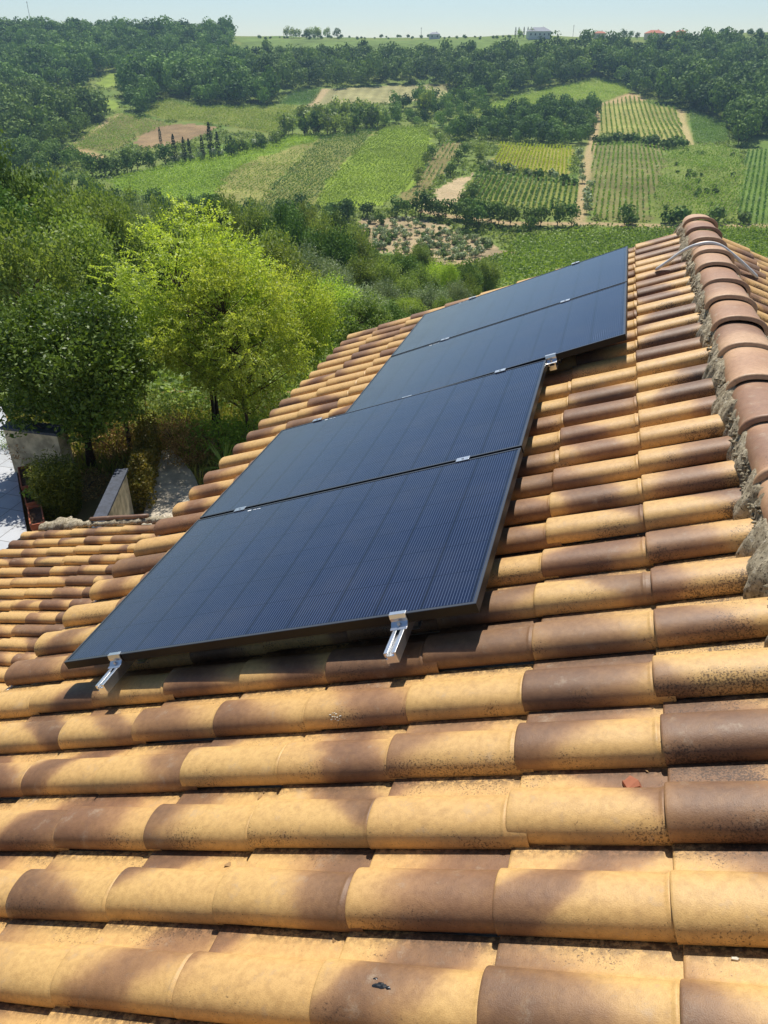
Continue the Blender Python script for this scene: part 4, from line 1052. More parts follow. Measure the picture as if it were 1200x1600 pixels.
# cordyline with a skirt of spiky leaves, and a rosette by the eave
pc = g2(203, 700); plant('cordyline', (pc[0], pc[1], GZ), R1, 90, MT['lf_mid'], 'rosette', .018, .62, .5, 'spiky leaved cordyline on a thin trunk behind the ivy hedge', 'plant', base=.85)
pc = g2(352, 742); plant('yucca', (pc[0], pc[1], GZ), R1, 60, leaf_mat('yucca_leaves', lin((92, 122, 46)), lin((176, 190, 92)), .3, .4), 'rosette', .017, .75, .5, 'pale green yucca rosette of long pointed blades just left of the eave', 'plant', base=.15)
for k, (x, y, n, mt, sz, rad, hg, nm, lab) in enumerate((
    (275, 690, 2600, 'lf_dry', .05, .75, .7, 'dry_shrub', 'rusty dry shrub beside the upper end of the path'),
    (303, 715, 2400, 'lf_dry', .05, .62, .6, 'dry_shrub', 'brownish dry shrub between path and yucca'),
    (345, 700, 2200, 'lf_vine', .07, .8, .8, 'green_shrub', 'fresh green shrub around the foot of the left thin trunk'),
    (400, 690, 1900, 'lf_vine', .07, .75, .7, 'green_shrub', 'fresh green shrub right of the thin trunks by the eave'),
    (285, 650, 1800, 'lf_mid', .06, .8, .8, 'green_shrub', 'dull green shrub behind the rusty dry one'),
    (428, 640, 2200, 'lf_mid', .07, 1.0, .9, 'green_shrub', 'dull green shrub in the dry grass clearing near the eave'),
    (30, 700, 1300, 'lf_grey', .05, .4, .7, 'grey_shrub', 'grey green shrub growing against the terrace wall'),
    (80, 712, 1500, 'lf_mid', .05, .45, .8, 'green_shrub', 'leafy shrub in front of the right half of the terrace wall'),
    (130, 760, 1500, 'lf_dry', .05, .7, .25, 'dry_shrub', 'low litter of dry leaves under the dark tree'),
    (180, 700, 2200, 'lf_dry', .06, .8, .7, 'dry_shrub', 'straw coloured shrub behind the trunk of the dark tree'),
    (225, 660, 2400, 'lf_mid', .06, .9, 1.1, 'green_shrub', 'leafy shrub behind the cordyline'))):
    pc = g2(x, y); plant(nm, (pc[0], pc[1], float(H(pc[0], pc[1])) - .02), R1, n, MT[mt], 'bush', sz, rad, hg, lab, 'shrub')
# dry grass and litter around the garden
def grass_patch(name, label, n, seed, mats, cond, size=(.08, .3)):
    r = np.random.default_rng(seed); X = r.uniform(-22, 0, n * 3); Y = r.uniform(6, 34, n * 3); Z = H(X, Y)
    k = cond(X, Y); X, Y, Z = X[k][:n], Y[k][:n], Z[k][:n]; m = len(X)
    hh = r.uniform(size[0], size[1], m); an = r.uniform(0, 6.28, m); dx = np.cos(an); dy = np.sin(an); lean = r.normal(0, .35, (m, 2)) * hh[:, None]
    w_ = .008 + .02 * r.random(m)
    V = np.stack([np.stack([X - dx * w_, Y - dy * w_, Z - .01], 1), np.stack([X + dx * w_, Y + dy * w_, Z - .01], 1), np.stack([X + lean[:, 0] + dx * w_ * .3, Y + lean[:, 1] + dy * w_ * .3, Z + hh], 1), np.stack([X + lean[:, 0] - dx * w_ * .3, Y + lean[:, 1] - dy * w_ * .3, Z + hh], 1)], 1).reshape(-1, 3)
    tag(obj(name, mesh(name, V, np.arange(4 * m).reshape(m, 4), mats, False, {'lc': np.repeat(np.clip(.5 + .5 * vnoise(np.stack([X / 2, Y / 2], -1)) + r.normal(0, .2, m), 0, 1), 4)})), label, 'grass', kind='stuff')
patharr = np.array(pth); tparr = np.array(tp)
grass_patch('grass', 'dry straw and green grass in the clearing behind the garden', 60000, 5, MT['lf_grass'], lambda X, Y: (~in_poly(X, Y, patharr)) & (~in_poly(X, Y, tparr)) & (Y > 10.5) & (vnoise(np.stack([X / 1.5, Y / 1.5], -1)) > -.25))

# near trees: each one grown leaf by leaf
bay = make_tree(31, 3.75, 1.95, .75, 64, 36000, .095, .46, MT['lf_bay'], MT['bark_dark'], .48, False, 1, .5, trunk_r=.11)
pc = g2(143, 722)
place_tree('bay_tree', bay, (pc[0], pc[1], GZ), (1, 1, 1), .4, 'round dark glossy leaved tree standing beside the terrace', 'tree')
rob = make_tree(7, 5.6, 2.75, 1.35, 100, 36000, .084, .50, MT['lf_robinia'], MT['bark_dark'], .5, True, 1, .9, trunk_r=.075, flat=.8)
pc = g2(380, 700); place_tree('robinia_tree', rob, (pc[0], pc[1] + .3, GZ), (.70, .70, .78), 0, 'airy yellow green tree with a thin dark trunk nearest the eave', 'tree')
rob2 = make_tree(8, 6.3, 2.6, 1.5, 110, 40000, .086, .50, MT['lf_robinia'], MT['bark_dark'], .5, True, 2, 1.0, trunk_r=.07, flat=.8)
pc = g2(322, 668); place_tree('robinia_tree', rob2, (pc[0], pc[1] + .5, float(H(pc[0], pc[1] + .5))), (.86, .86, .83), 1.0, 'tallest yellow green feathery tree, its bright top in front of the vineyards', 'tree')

# mid-distance trees
KIND = {}
def kind(k, seeds, *a, **kw): KIND[k] = [make_tree(s, *a, **kw) for s in seeds]
kind('leafy', (101, 102, 103), 8.0, 3.3, 1.2, 75, 15000, .22, .85, MT['lf_mid'], MT['bark'], .55, False, 1, .6, twig=False)
kind('feathery', (111, 112), 8.0, 3.0, 1.2, 70, 20000, .15, .85, MT['lf_robinia'], MT['bark'], .5, False, 1, .9, twig=False)
kind('dark', (121, 122), 8.0, 3.2, 1.0, 60, 15000, .22, .9, MT['lf_dark'], MT['bark_dark'], .6, False, 1, .5, twig=False)
kind('silver', (131,), 7.0, 3.0, .8, 60, 15000, .19, .75, MT['lf_grey'], MT['bark'], .35, False, 1, .4, twig=False)
cnt = 0
def mid_tree(px, d, ytop, wpx, k, label=None, group=None, name=None):
    """px column of the trunk, forward distance, picture row of its top, crown width in picture pixels"""
    global cnt
    cnt += 1; p = at_dist(px, d)
    r = ray(px, ytop); s = d / (r[:2] @ FWD); ztop = CAM[2] + r[2] * s
    dep = d * .8594 - (ztop - CAM[2]) * .511
    Wm = wpx * dep / FPX; Hm = max(1.5, ztop - p[2])
    base = {'leafy': (8, 6.9), 'feathery': (8, 6.4), 'dark': (8, 6.8), 'silver': (7, 6.2)}[k]
    t = KIND[k][cnt % len(KIND[k])]
    nm = name or {'leafy': 'leafy_tree', 'feathery': 'robinia_tree', 'dark': 'oak_tree', 'silver': 'willow_tree'}[k]
    sx = Wm / base[1]
    return place_tree(nm, t, p, (sx, sx, Hm / base[0]), cnt * 1.7, label, 'tree', group)
NEAR = [ # px, distance, top row, width px, kind, label
 (-10, 24, 300, 210, 'leafy', 'mid green tree cut by the left edge above the dark tree'),
 (95, 27, 330, 190, 'leafy', 'mid green tree between the left edge and the tallest bright tree'),
 (15, 44, 214, 190, 'dark', 'tall dark green tree at the left edge reaching up to the hillside woods'),
 (-45, 34, 250, 200, 'dark', 'dark tree crossing the left edge below the tall dark one'),
 (75, 38, 290, 170, 'leafy', 'grey green tree in front of the tall dark tree on the left'),
 (150, 42, 296, 150, 'leafy', 'grey green tree behind the left shoulder of the tallest bright tree'),
 (460, 22, 400, 150, 'feathery', 'feathery green tree behind the eave right of the bright trees'),
 (425, 30, 365, 150, 'leafy', 'leafy tree rising just right behind the tallest bright tree'),
 (500, 34, 420, 150, 'feathery', 'drooping green tree above the middle of the eave'),
 (560, 30, 455, 120, 'leafy', 'rounded green tree above the eave near the far panel'),
 (240, 52, 330, 150, 'leafy', 'leafy tree showing between the tallest bright tree and the oak'),
 (20, 32, 420, 190, 'dark', 'dark tree filling the left edge behind the round glossy tree'),
 (120, 34, 400, 190, 'leafy', 'shaded leafy tree behind the round glossy tree'),
 (560, 48, 440, 110, 'silver', 'silvery tree above the eave in front of the belt'),
 (605, 40, 470, 90, 'dark', 'dark bushy tree close above the corner of the far panel'),
]
for a in NEAR: mid_tree(*a[:5], label=a[5])
BELT = [
 (105, 60, 262, 110, 'leafy'), (165, 66, 292, 120, 'leafy'), (210, 75, 300, 110, 'silver'), (265, 80, 312, 110, 'leafy'), (325, 88, 300, 80, 'dark'), (300, 70, 330, 110, 'feathery'),
 (360, 80, 318, 100, 'leafy'), (395, 95, 312, 90, 'leafy'), (440, 88, 306, 90, 'dark'), (462, 80, 330, 105, 'dark'), (420, 66, 350, 110, 'leafy'), (500, 95, 330, 90, 'leafy'), (520, 80, 350, 100, 'dark'),
 (470, 62, 372, 115, 'silver'), (545, 90, 362, 90, 'leafy'), (515, 60, 398, 100, 'silver'), (560, 72, 398, 90, 'leafy'), (600, 82, 402, 80, 'leafy'), (635, 92, 392, 80, 'dark'),
 (350, 110, 298, 70, 'leafy'), (480, 112, 312, 70, 'leafy'), (410, 115, 306, 60, 'silver'), (520, 118, 322, 60, 'dark'), (555, 110, 345, 60, 'leafy'),
 (600, 62, 430, 80, 'silver'), (640, 70, 428, 80, 'leafy'), (660, 82, 412, 70, 'leafy'), (690, 90, 398, 70, 'feathery'), (708, 84, 400, 42, 'feathery'), (735, 100, 405, 60, 'dark'), (765, 108, 398, 60, 'leafy'), (640, 56, 455, 80, 'feathery'), (680, 66, 440, 80, 'silver'), (610, 52, 462, 80, 'leafy'), (655, 48, 478, 60, 'dark'), (720, 72, 432, 60, 'silver'), (745, 84, 425, 50, 'leafy'), (700, 58, 462, 50, 'leafy'),
 (590, 100, 392, 60, 'leafy'), (620, 108, 385, 55, 'leafy'), (660, 112, 378, 55, 'leafy'), (575, 120, 372, 50, 'dark'),
 (190, 90, 290, 80, 'leafy'), (140, 84, 280, 80, 'leafy'), (230, 96, 305, 70, 'leafy'), (60, 76, 258, 90, 'silver'), (280, 104, 308, 60, 'leafy'), (20, 70, 262, 100, 'leafy'),
]
for a in BELT:
    nm = {'leafy': 'mid green leafy', 'feathery': 'yellow green feathery', 'dark': 'dark green dense', 'silver': 'silvery grey green'}[a[4]]
    side = 'left' if a[0] < 380 else ('middle' if a[0] < 570 else 'right')
    lb = {'left': 'in the left valley belt', 'middle': 'in the middle valley belt', 'right': 'in the belt beyond the eave'}[side]
    mid_tree(*a, label=f'{nm} tree {lb}', group=f'{nm} trees {lb}')

# ------------------------------------------------------------------ hillside: vineyards, groves, woods
def rows_in(poly, g0, g1, spacing, step, r, dens, gap_scale=14):
    d = g1 - g0; d /= np.linalg.norm(d); nr = np.array([-d[1], d[0]]); u = poly @ d; v = poly @ nr
    out = []
    for vv in np.arange(v.min(), v.max(), spacing):
        uu = np.arange(u.min(), u.max(), step); uu = uu + r.uniform(-.3, .3, len(uu)) * step
        X = uu * d[0] + vv * nr[0]; Y = uu * d[1] + vv * nr[1]; k = in_poly(X, Y, poly); X, Y = X[k], Y[k]
        if len(X): out.append(np.stack([X, Y], 1))
    if not out: return np.zeros((0, 2))
    P = np.concatenate(out)
    n = vnoise(P / gap_scale + 5) * .5 + .5
    keep = r.random(len(P)) < np.clip(dens + (n - .5) * .9 * (1.05 - dens) * 2 + (.0 if dens < .9 else .1), 0.02, 1)
    return P[keep]
for p, pw in zip(PL, PW):
    if not p[3]: continue
    name, _, soil, guide, sp, mt, dens, size, label, cat = p
    r = np.random.default_rng(len(label) * 7)
    g = gpoly(guide); sp *= .5; size *= .72; P = rows_in(pw, g[0], g[1], sp, .62, r, dens)
    if len(P) > 20000: P = P[r.permutation(len(P))[:20000]]
    q = 5; n = len(P); C = np.repeat(P, q, 0); m = len(C); d = g[1] - g[0]; d /= np.linalg.norm(d)
    al = r.normal(0, .34, m); ac = r.normal(0, .13, m)
    X = C[:, 0] + d[0] * al - d[1] * ac; Y = C[:, 1] + d[1] * al + d[0] * ac
    Z = H(X, Y) + (r.uniform(.15, 1.0, m) ** .8) * (1.75 * size / .62) * .9
    V, F = leaves(np.stack([X, Y, Z], 1), size * r.uniform(.6, 1.2, m), .8, .35, r)
    pn = (vnoise(P / 9.0) * .5 + .5) * .5
    c0 = np.array([pw[:, 0].mean(), pw[:, 1].mean(), 0]); c0[2] = float(H(c0[0], c0[1]))
    o = obj(name, mesh(name, V - c0, F, MT[mt], False, {'lc': np.repeat(np.clip(np.repeat(pn, q) + .5 * r.random(m), 0, 1), 4)})); o.location = c0
    tag(o, label, cat, kind='stuff')

# far tree templates
FT = {'round': [far_tree(s, 330, 4.2, 8.6, 1.2, .95, MT['lf_dark'], MT['bark_dark']) for s in (201, 202, 203)],
      'light': [far_tree(s, 330, 3.8, 8.2, 1.0, .90, MT['lf_mid'], MT['bark_dark']) for s in (211, 212)],
      'olive': [far_tree(s, 130, 1.5, 2.9, .6, .55, MT['lf_grey'], MT['bark']) for s in (221, 222)],
      'bush': [far_tree(s, 150, 1.5, 2.2, .1, .6, MT['lf_dark'], MT['bark']) for s in (231, 232)]}
def cypress(seed):
    r = np.random.default_rng(seed); n = 260; t = r.random(n) ** .8; an = r.uniform(0, 6.28, n); rad = .95 * np.sin(np.clip(t * .93 + .07, 0, 1) * math.pi) ** .6 * (1 - .35 * t) * (1 + .15 * r.normal(0, 1, n))
    N = np.stack([np.cos(an), np.sin(an), .25 * np.ones(n)], 1); C = N * rad[:, None]; C[:, 2] = .6 + t * 8.6
    V, F = leaves(C, .62 * r.uniform(.7, 1.2, n), .6, .3, r, N, .8)
    mb = MB(); mb.tube([(0, 0, -.3), (0, 0, 5)], [.16, .05], 6, False)
    return mesh('trunk', np.array(mb.V), mb.F, MT['bark_dark'], True), mesh('crown', V, F, MT['lf_cypress'], False, {'lc': np.repeat(r.random(n), 4)})
FT['cypress'] = [cypress(1), cypress(2)]
fc = 0
def far_at(px, py, k, s, label, group, name='tree', zs=1.0):
    global fc
    fc += 1; p = hit(px, py); t = FT[k][fc % len(FT[k])]
    return place_tree(name, t, p - np.array([0, 0, .15]), (s, s, s * zs), fc * 2.1, label, 'tree', group)
rf = np.random.default_rng(99)
def scatter_line(pts, step_px, k, slo, shi, label, group, name, jit=3, zs=1.0):
    pts = np.array(pts, float)
    for i in range(len(pts) - 1):
        L = np.linalg.norm(pts[i + 1] - pts[i]); n = max(1, int(L / step_px))
        for j in range(n):
            q = pts[i] + (pts[i + 1] - pts[i]) * (j + rf.uniform(.2, .8)) / n + rf.normal(0, jit, 2) * [1, .35]
            kk = k if isinstance(k, str) else k[rf.integers(len(k))]
            far_at(q[0], q[1], kk, rf.uniform(slo, shi), label, group, name, zs)
def lg(s): return s, s
for px, py, s in ((275, 256, 1.0), (290, 256, .9), (298, 253, .8), (318, 251, .85), (331, 249, 1.25), (342, 247, .9), (476, 212, .8), (490, 210, .9), (362, 243, .7), (252, 228, .7)):
    far_at(px, py, 'cypress', s, 'narrow dark cypress in the tree line on top of the rounded hill', 'cypresses on the rounded hill', 'cypress_tree')
scatter_line([(140, 276), (165, 276), (215, 268), (262, 258)], 12, 'round', .55, .85, 'dark round tree in the clump left of the cypresses', 'dark clump left of the cypresses', 'oak_tree', 3)
scatter_line([(352, 246), (400, 236), (445, 218)], 9, ('round', 'light'), .45, .8, 'round tree in the line between the cypresses and the centre wood', 'trees right of the cypresses', 'oak_tree', 4)
scatter_line([(262, 258), (350, 247), (440, 222)], 10, 'olive', .8, 1.3, 'small grey bush at the upper rim of the rounded hill', 'bushes along the rim of the rounded hill', 'olive_bush', 2)
scatter_line([(450, 208), (500, 212), (545, 208), (600, 197)], 7, ('round', 'light'), .55, .95, 'tree in the belt above the darker striped vineyard', 'belt above the striped vineyards', 'poplar_tree', 5, 1.15)
scatter_line([(470, 196), (520, 192), (575, 190)], 8, 'light', .6, .9, 'pale tree in the back row above the striped vineyards', 'back row above the striped vineyards', 'poplar_tree', 4, 1.25)
scatter_line([(612, 338), (660, 340), (720, 344), (790, 352), (860, 354), (900, 352)], 15, 'round', .48, .8, 'dark round tree in the hedge line above the terraced grove', 'hedge line above the grove', 'oak_tree', 3)
scatter_line([(700, 352), (760, 362), (830, 364)], 16, ('round', 'bush'), .45, .7, 'dark bushy tree below the hedge line near the lush vineyard', 'bushes below the hedge line', 'oak_tree', 4)
scatter_line([(672, 205), (690, 222), (668, 252), (655, 285), (640, 300)], 15, ('round', 'light'), .4, .6, 'tree on the boundary right of the bright hill vineyard', 'boundary trees right of the bright vineyard', 'oak_tree', 3)
scatter_line([(728, 238), (712, 262), (702, 282)], 13, 'round', .42, .55, 'dark tree in the gully above the pale bare patch', 'gully trees above the bare patch', 'oak_tree', 2)
scatter_line([(745, 268), (800, 272), (850, 280), (900, 288)], 12, ('bush', 'olive'), .8, 1.4, 'small bush in the strip between the yellow and the ribbed vineyard', 'bushes below the yellow vineyard', 'bush', 2)
scatter_line([(752, 240), (748, 258)], 9, 'light', .45, .6, 'light green tree left of the yellow vineyard', 'trees left of the yellow vineyard', 'leafy_tree', 3)
scatter_line([(907, 240), (906, 280), (918, 300), (918, 338)], 9, 'olive', .8, 1.2, 'grey olive bush in the line along the dirt track', 'olives along the dirt track', 'olive_tree', 2)
scatter_line([(925, 226), (980, 222), (1040, 232), (1075, 228)], 10, 'bush', 1.1, 1.9, 'dark bush in the hedge below the spaced vineyard', 'hedge below the spaced vineyard', 'bush', 2)
scatter_line([(742, 300), (735, 318), (722, 326)], 9, 'round', .3, .45, 'small dark tree left of the ribbed vineyard', 'trees left of the ribbed vineyard', 'oak_tree', 1)
scatter_line([(975, 352), (1010, 350), (1138, 350), (1195, 350)], 40, 'bush', 1.2, 2.0, 'dark bush beside the track behind the ridge tiles', 'bushes on the far track', 'bush', 2)
far_at(975, 354, 'round', .62, 'lone round tree beside the far track left of the ridge', None, 'oak_tree')
far_at(662, 182, 'light', 1.05, 'tall pale trunked tree standing alone in the stubble field', None, 'poplar_tree', 1.35)
scatter_line([(1142, 228), (1160, 228), (1180, 222), (1150, 215), (1190, 212), (1145, 200), (1175, 198)], 14, 'round', 1.0, 1.35, 'huge dark round tree at the right edge of the hillside', 'great dark trees at the right edge', 'oak_tree', 3)
scatter_line([(440, 60), (450, 60), (470, 60), (500, 60), (520, 60)], 6, 'light', .55, .85, 'thin tree standing against the sky on the left of the ridge', 'trees on the skyline', 'skyline_tree', 3, 1.2)
far_at(527, 60, 'round', .85, 'single round tree against the sky on the ridge', None, 'skyline_tree')
scatter_line([(400, 60), (560, 60), (700, 60), (800, 60)], 9, 'bush', .6, 1.2, 'low bush against the sky on the flat ridge', 'bushes on the skyline', 'bush', 3)
scatter_line([(800, 60), (845, 60)], 22, 'light', .6, .8, 'tree beside the white villa on the ridge', 'trees beside the white villa', 'skyline_tree', 2)
for px in (805, 810, 818, 824, 829): far_at(px, 59, 'cypress', .75, 'dark cypress standing behind the white villa on the ridge', 'cypresses behind the villa', 'cypress_tree')
scatter_line([(915, 62), (948, 62)], 8, 'light', .6, .9, 'tree between the farmhouses on the right skyline', 'trees among the farmhouses', 'skyline_tree', 2)
scatter_line([(965, 62), (1000, 62)], 10, 'round', .5, .8, 'dark tree beside the pink farmhouse on the skyline', 'trees by the pink farmhouse', 'skyline_tree', 2)
scatter_line([(1010, 62), (1100, 60), (1190, 54)], 12, 'bush', 1.2, 2.2, 'bush on the right skyline', 'bushes on the right skyline', 'bush', 3)
# small trees of the terraced grove
def scatter_poly(poly, n, k, slo, shi, label, group, name):
    c = 0; xs = [p[0] for p in poly]; ys = [p[1] for p in poly]
    while c < n:
        x = rf.uniform(min(xs), max(xs)); y = rf.uniform(min(ys), max(ys))
        if in_poly(np.array([x]), np.array([y]), poly)[0]:
            far_at(x, y, k if isinstance(k, str) else k[rf.integers(len(k))], rf.uniform(slo, shi), label, group, name); c += 1
scatter_poly([(565, 350), (640, 342), (700, 358), (770, 380), (760, 400), (700, 412), (640, 400), (570, 388)], 210, ('olive', 'olive', 'bush'), .4, .68, 'small grey olive tree in the grove on pale soil', 'olive trees of the grove', 'olive_tree')
scatter_poly([(1045, 232), (1150, 242), (1145, 340), (1018, 340)], 26, 'bush', .35, .8, 'small dark bush dotted over the overgrown plot', 'bushes on the overgrown plot', 'bush')

# woods: thousands of crowns that read as one mass
def woods(name, poly, spacing, kinds, slo, shi, seed, label, maxn=2600, topclip=None):
    r = np.random.default_rng(seed); W = gpoly(poly); lo = W.min(0); hi = W.max(0)
    gx = np.arange(lo[0], hi[0], spacing); gy = np.arange(lo[1], hi[1], spacing); X, Y = np.meshgrid(gx, gy)
    X = (X + r.uniform(-.45, .45, X.shape) * spacing).ravel(); Y = (Y + r.uniform(-.45, .45, Y.shape) * spacing).ravel()
    k = in_poly(X, Y, W); X, Y = X[k], Y[k]
    if len(X) > maxn: i = r.permutation(len(X))[:maxn]; X, Y = X[i], Y[i]
    Z = H(X, Y) - .2; Vs = []; LC = []
    tv = []
    for kk in kinds:
        for t in FT[kk]:
            me = t[1]; v = np.zeros(len(me.vertices) * 3, np.float32); me.vertices.foreach_get('co', v); a = np.zeros(len(me.vertices), np.float32); me.attributes['lc'].data.foreach_get('value', a); tv.append((v.reshape(-1, 3), a))
    for i in range(len(X)):
        v, a = tv[r.integers(len(tv))]; s = r.uniform(slo, shi) * (1 + .25 * float(vnoise(np.array([X[i] / 40, Y[i] / 40])))); an = r.uniform(0, 6.28); c, s_ = math.cos(an) * s, math.sin(an) * s
        q = np.stack([v[:, 0] * c - v[:, 1] * s_ + X[i], v[:, 0] * s_ + v[:, 1] * c + Y[i], v[:, 2] * s * r.uniform(.85, 1.25) + Z[i]], 1)
        Vs.append(q); tone = r.normal(0, .28) + (.3 if r.random() < .15 else 0); LC.append(np.clip(a * .7 + .15 + tone, 0, 1.25))
    V = np.concatenate(Vs); c0 = np.array([X.mean(), Y.mean(), Z.mean()])
    o = obj(name, mesh(name, V - c0, np.arange(len(V)).reshape(-1, 4), MT['lf_dark'], False, {'lc': np.concatenate(LC)})); o.location = c0
    tag(o, label, 'wood', kind='stuff'); return len(X)
nn = []
nn.append(woods('woodland', [(-60, 60), (372, 60), (350, 84), (395, 99), (395, 150), (440, 158), (430, 166), (310, 167), (265, 150), (250, 172), (222, 186), (200, 176), (192, 130), (175, 112), (150, 122), (142, 140), (80, 139), (66, 160), (-60, 170)], 6.6, ('round', 'light'), .85, 1.4, 1, 'dark wood covering the upper left hillside'))
nn.append(woods('woodland', [(395, 97), (600, 97), (800, 99), (930, 92), (930, 120), (870, 134), (800, 150), (770, 160), (720, 150), (700, 130), (600, 134), (508, 139), (450, 144), (430, 160), (395, 150)], 6.8, ('round', 'round', 'light'), .9, 1.45, 2, 'dark forest band under the long green field on the ridge'))
nn.append(woods('woodland', [(-60, 150), (66, 163), (90, 170), (125, 172), (160, 178), (172, 188), (140, 208), (105, 228), (60, 240), (-60, 235)], 6.2, ('round', 'light'), .8, 1.3, 3, 'lower wood at the left edge beneath the small meadow'))
nn.append(woods('woodland', [(930, 82), (985, 88), (1060, 84), (1130, 80), (1280, 84), (1280, 215), (1140, 215), (1128, 190), (1060, 170), (985, 145), (965, 128), (930, 120)], 6.8, ('round', 'light'), .9, 1.45, 4, 'dense dark wood on the upper right hillside'))
nn.append(woods('woodland', [(600, 178), (640, 164), (700, 155), (760, 165), (780, 176), (700, 192), (690, 212), (640, 196), (600, 198)], 7.5, ('light', 'round'), .5, .85, 5, 'loose pale green trees right of the stubble field'))
nn.append(woods('woodland', [(760, 200), (800, 186), (850, 176), (900, 172), (930, 176), (930, 226), (890, 232), (800, 224), (745, 222), (690, 222), (700, 205)], 6.0, ('round',), .55, .9, 6, 'dark grove above the yellow vineyard'))
nn.append(woods('woodland', [(60, 285), (140, 290), (200, 318), (330, 336), (480, 338), (600, 340), (600, 352), (555, 362), (500, 362), (300, 358), (100, 318)], 5.0, ('light', 'bush', 'round'), .4, .62, 7, 'low scrubby wood at the foot of the rounded vineyard hill', 900))
nn.append(woods('woodland', [(-60, 232), (60, 240), (110, 236), (140, 262), (60, 275), (-60, 280)], 6.0, ('light', 'round'), .55, .8, 8, 'light green wood under the left end of the rounded hill', 300))
print('woods', nn)

# brush between the plots
def brush():
    r = np.random.default_rng(61); n = 60000; f = r.uniform(140, 600, n); g = r.uniform(-.62, .62, n) * f
    X = CAM[0] + FWD[0] * f + LAT[0] * g; Y = CAM[1] + FWD[1] * f + LAT[1] * g; k = np.ones(n, bool)
    for p_, pw_ in zip(PL, PW): k &= ~in_poly(X, Y, pw_)
    for P_, wd, c_ in TW: k &= seg_dist(X, Y, P_) > wd * 1.5
    k &= vnoise(np.stack([X / 14, Y / 14], -1)) > -.35
    X, Y = X[k], Y[k]; m = len(X); q = 8; hs = r.uniform(.3, 1.3, m)
    C = np.stack([np.repeat(X, q), np.repeat(Y, q), np.zeros(m * q)], 1) + r.normal(0, .5, (m * q, 3)) * [1, 1, 0]
    C[:, 2] = H(C[:, 0], C[:, 1]) + r.random(m * q) * np.repeat(hs, q)
    V, F = leaves(C, .7 * r.uniform(.5, 1.3, m * q), .8, .4, r); c0 = np.array([X.mean(), Y.mean(), -10.])
    o = obj('hillside_scrub', mesh('hillside_scrub', V - c0, F, MT['lf_mid'], False, {'lc': np.repeat(np.clip(np.repeat(r.random(m), q) * .8 + .2 * r.random(m * q), 0, 1), 4)})); o.location = c0
    tag(o, 'rough grass and low brush on the hillside between the vineyard plots', 'scrub', kind='stuff')
brush()

# undergrowth on the near slope
def undergrowth(seed, f0, f1, g0, g1, n, size, mat, label):
    r = np.random.default_rng(seed); f = r.uniform(f0, f1, n); g = r.uniform(-1, 1, n); g = (g0 + g1) / 2 * f / f1 + g * (g1 - g0) / 2 * f / f1
    X = CAM[0] + FWD[0] * f + LAT[0] * g; Y = CAM[1] + FWD[1] * f + LAT[1] * g
    hh = .2 + 1.6 * np.clip(vnoise(np.stack([X / 3.5, Y / 3.5], -1)) * .5 + .5, 0, 1) ** 1.5
    Z = H(X, Y) + r.random(n) * hh
    V, F = leaves(np.stack([X, Y, Z], 1), size * r.uniform(.6, 1.3, n) * (f / f1) ** .5, .6, .4, r)
    c0 = np.array([X.mean(), Y.mean(), Z.mean()])
    o = obj('undergrowth', mesh('undergrowth', V - c0, F, mat, False, {'lc': np.repeat(np.clip(.5 + .5 * vnoise(np.stack([X / 6, Y / 6], -1)) + r.normal(0, .2, n), 0, 1), 4)})); o.location = c0
    tag(o, label, 'undergrowth', kind='stuff')
undergrowth(1, 19, 60, -36, 14, 90000, .30, MT['lf_mid'], 'tangled green undergrowth on the slope behind the garden')
undergrowth(2, 55, 150, -90, 42, 120000, .60, MT['lf_mid'], 'green scrub covering the valley slope below the belt of trees')

# ------------------------------------------------------------------ farmhouses on the skyline
def farmhouse(px, wpx, hm, wall, roof, label, flat=False, d=655):
    p = at_dist(px, d); W = wpx * d * .87 / FPX; D = W * .7
    root = empty('farmhouse', p, math.atan2(LAT[1], LAT[0])); tag(root, label, 'house')
    mb = MB(); mb.box((0, 0, hm / 2 - .5), (W, D, hm + 1)); mb.build('wall', MT[wall], root)
    mb = MB(); e_ = .4; rh = .25 if flat else W * .16
    V = [(-W / 2 - e_, -D / 2 - e_, hm), (W / 2 + e_, -D / 2 - e_, hm), (W / 2 + e_, D / 2 + e_, hm), (-W / 2 - e_, D / 2 + e_, hm), (-W / 4, 0, hm + rh), (W / 4, 0, hm + rh)]
    mb.add(V, [(0, 1, 5, 4), (1, 2, 5), (2, 3, 4, 5), (3, 0, 4), (3, 2, 1, 0)]); rf_ = mb.build('roof', MT[roof], root)
    mb = MB(); mb.box((W * .2, D * .1, hm + rh * .9), (.6, .6, 1.4)); mb.build('chimney', MT[wall], rf_)
    n = max(2, int(W / 3))
    for k in range(n):
        mb = MB(); mb.box((-W / 2 + W * (k + .5) / n, -D / 2 - .02, hm * .55), (.9, .08, 1.3)); mb.build('window', MT['window'], root)
farmhouse(820, 34, 4.2, 'grey_wall', 'grey_roof', 'white villa with grey roof in front of cypresses on the ridge')
farmhouse(907, 16, 4.0, 'pink_wall', 'red_roof', 'small pinkish house left of the farm trees on the skyline')
farmhouse(985, 26, 4.4, 'pink_wall', 'red_roof', 'pink farmhouse with red roof on the right skyline', d=640)
farmhouse(1022, 13, 5.0, 'orange_wall', 'red_roof', 'small orange house right of the pink farmhouse', d=645)
farmhouse(1061, 20, 3.6, 'grey_wall', 'grey_roof', 'low flat roofed grey house on the right skyline', True, d=640)
farmhouse(672, 16, 3.2, 'grey_wall', 'grey_roof', 'faint grey roof peeping over the long field on the ridge', d=700)
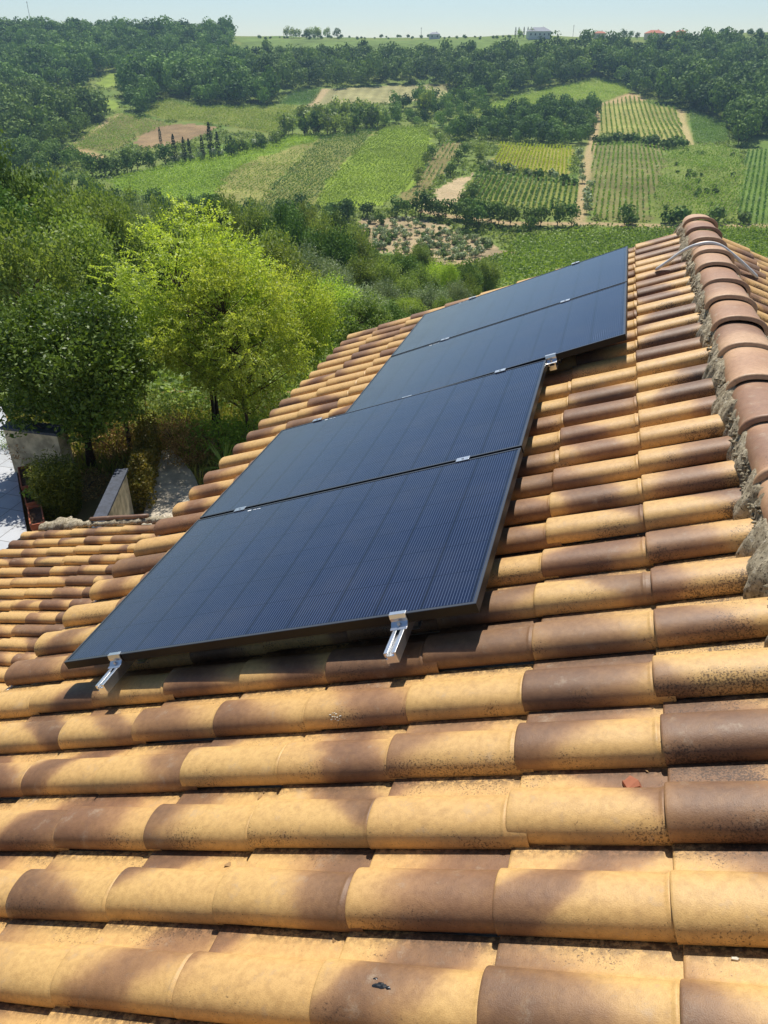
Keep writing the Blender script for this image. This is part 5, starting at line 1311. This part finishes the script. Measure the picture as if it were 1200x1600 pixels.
# farm shed and parked clutter in the middle of the hillside
p = hit(915, 168); root = empty('farm_shed', p, math.atan2(LAT[1], LAT[0])); tag(root, 'small low shed with a grey roof among the vineyards', 'shed')
mb = MB(); mb.box((0, 0, 1.0), (5, 3.5, 2.0)); mb.build('wall', MT['grey_wall'], root)
mb = MB(); mb.box((0, 0, 2.1), (5.6, 4.1, .15)); mb.build('roof', MT['grey_roof'], root)
for px, hgt in ((53, 9), (895, 8), (658, 7)):
    p = hit(px, 58) if px > 100 else hit(px, 60)
    root = empty('utility_pole', p); tag(root, {53: 'thin mast above the trees at the left of the skyline', 895: 'thin utility pole right of the white villa', 658: 'thin utility pole on the long green ridge field'}[px], 'pole')
    mb = MB(); mb.tube([(0, 0, -1), (0, 0, hgt if px > 100 else 22)], .14, 6); mb.build('pole', MT['bark'], root)
    mb = MB(); mb.box((0, 0, (hgt if px > 100 else 22) - .6), (1.6, .1, .1)); mb.build('crossarm', MT['bark'], root)

# ------------------------------------------------------------------ air
mb = MB(); mb.box((0, 0, (-42 + 46) / 2), (2400, 2400, 88))
hz = mb.build('haze', None, None)
m = bpy.data.materials.new('haze'); m.use_nodes = True; n = m.node_tree.nodes; n.clear()
ou = n.new('ShaderNodeOutputMaterial'); pv = n.new('ShaderNodeVolumePrincipled'); m.node_tree.links.new(pv.outputs[0], ou.inputs['Volume'])
pv.inputs['Color'].default_value = (0.50, 0.74, 1.0, 1); pv.inputs['Density'].default_value = 0.00022; pv.inputs['Anisotropy'].default_value = 0.3
hz.data.materials.append(m); tag(hz, kind='stuff'); hz['label'] = 'thin blue summer haze over the valley'; hz['category'] = 'haze'

# ------------------------------------------------------------------ which one of its row
def _col(o):
    p = (np.array(o.location) - CAM) @ RW
    return p[0] / p[2]
_ord = ['leftmost', 'second', 'third', 'fourth', 'fifth', 'sixth', 'seventh', 'eighth', 'ninth', 'tenth', 'eleventh', 'twelfth', 'thirteenth', 'fourteenth', 'fifteenth', 'sixteenth', 'seventeenth', 'eighteenth', 'nineteenth', 'twentieth', 'twenty-first', 'twenty-second', 'twenty-third', 'twenty-fourth', 'twenty-fifth', 'twenty-sixth', 'twenty-seventh', 'twenty-eighth', 'twenty-ninth', 'thirtieth', 'thirty-first']
_gr = {}
for o in col.objects:
    if o.parent is None and 'group' in o and o['category'] == 'tree': _gr.setdefault(o['group'], []).append(o)
for g_, L_ in _gr.items():
    if not 2 <= len(L_) <= 60: continue
    L_.sort(key=_col); n_ = len(L_)
    for i_, o in enumerate(L_):
        if i_ == 0: q_ = 'leftmost'
        elif i_ == n_ - 1: q_ = 'rightmost'
        elif i_ < (n_ + 1) // 2: q_ = _ord[min(i_, 30)] + ' from the left'
        else: q_ = _ord[min(n_ - 1 - i_, 30)] + ' from the right'
        o['label'] = (q_ + ' of the ' + g_)
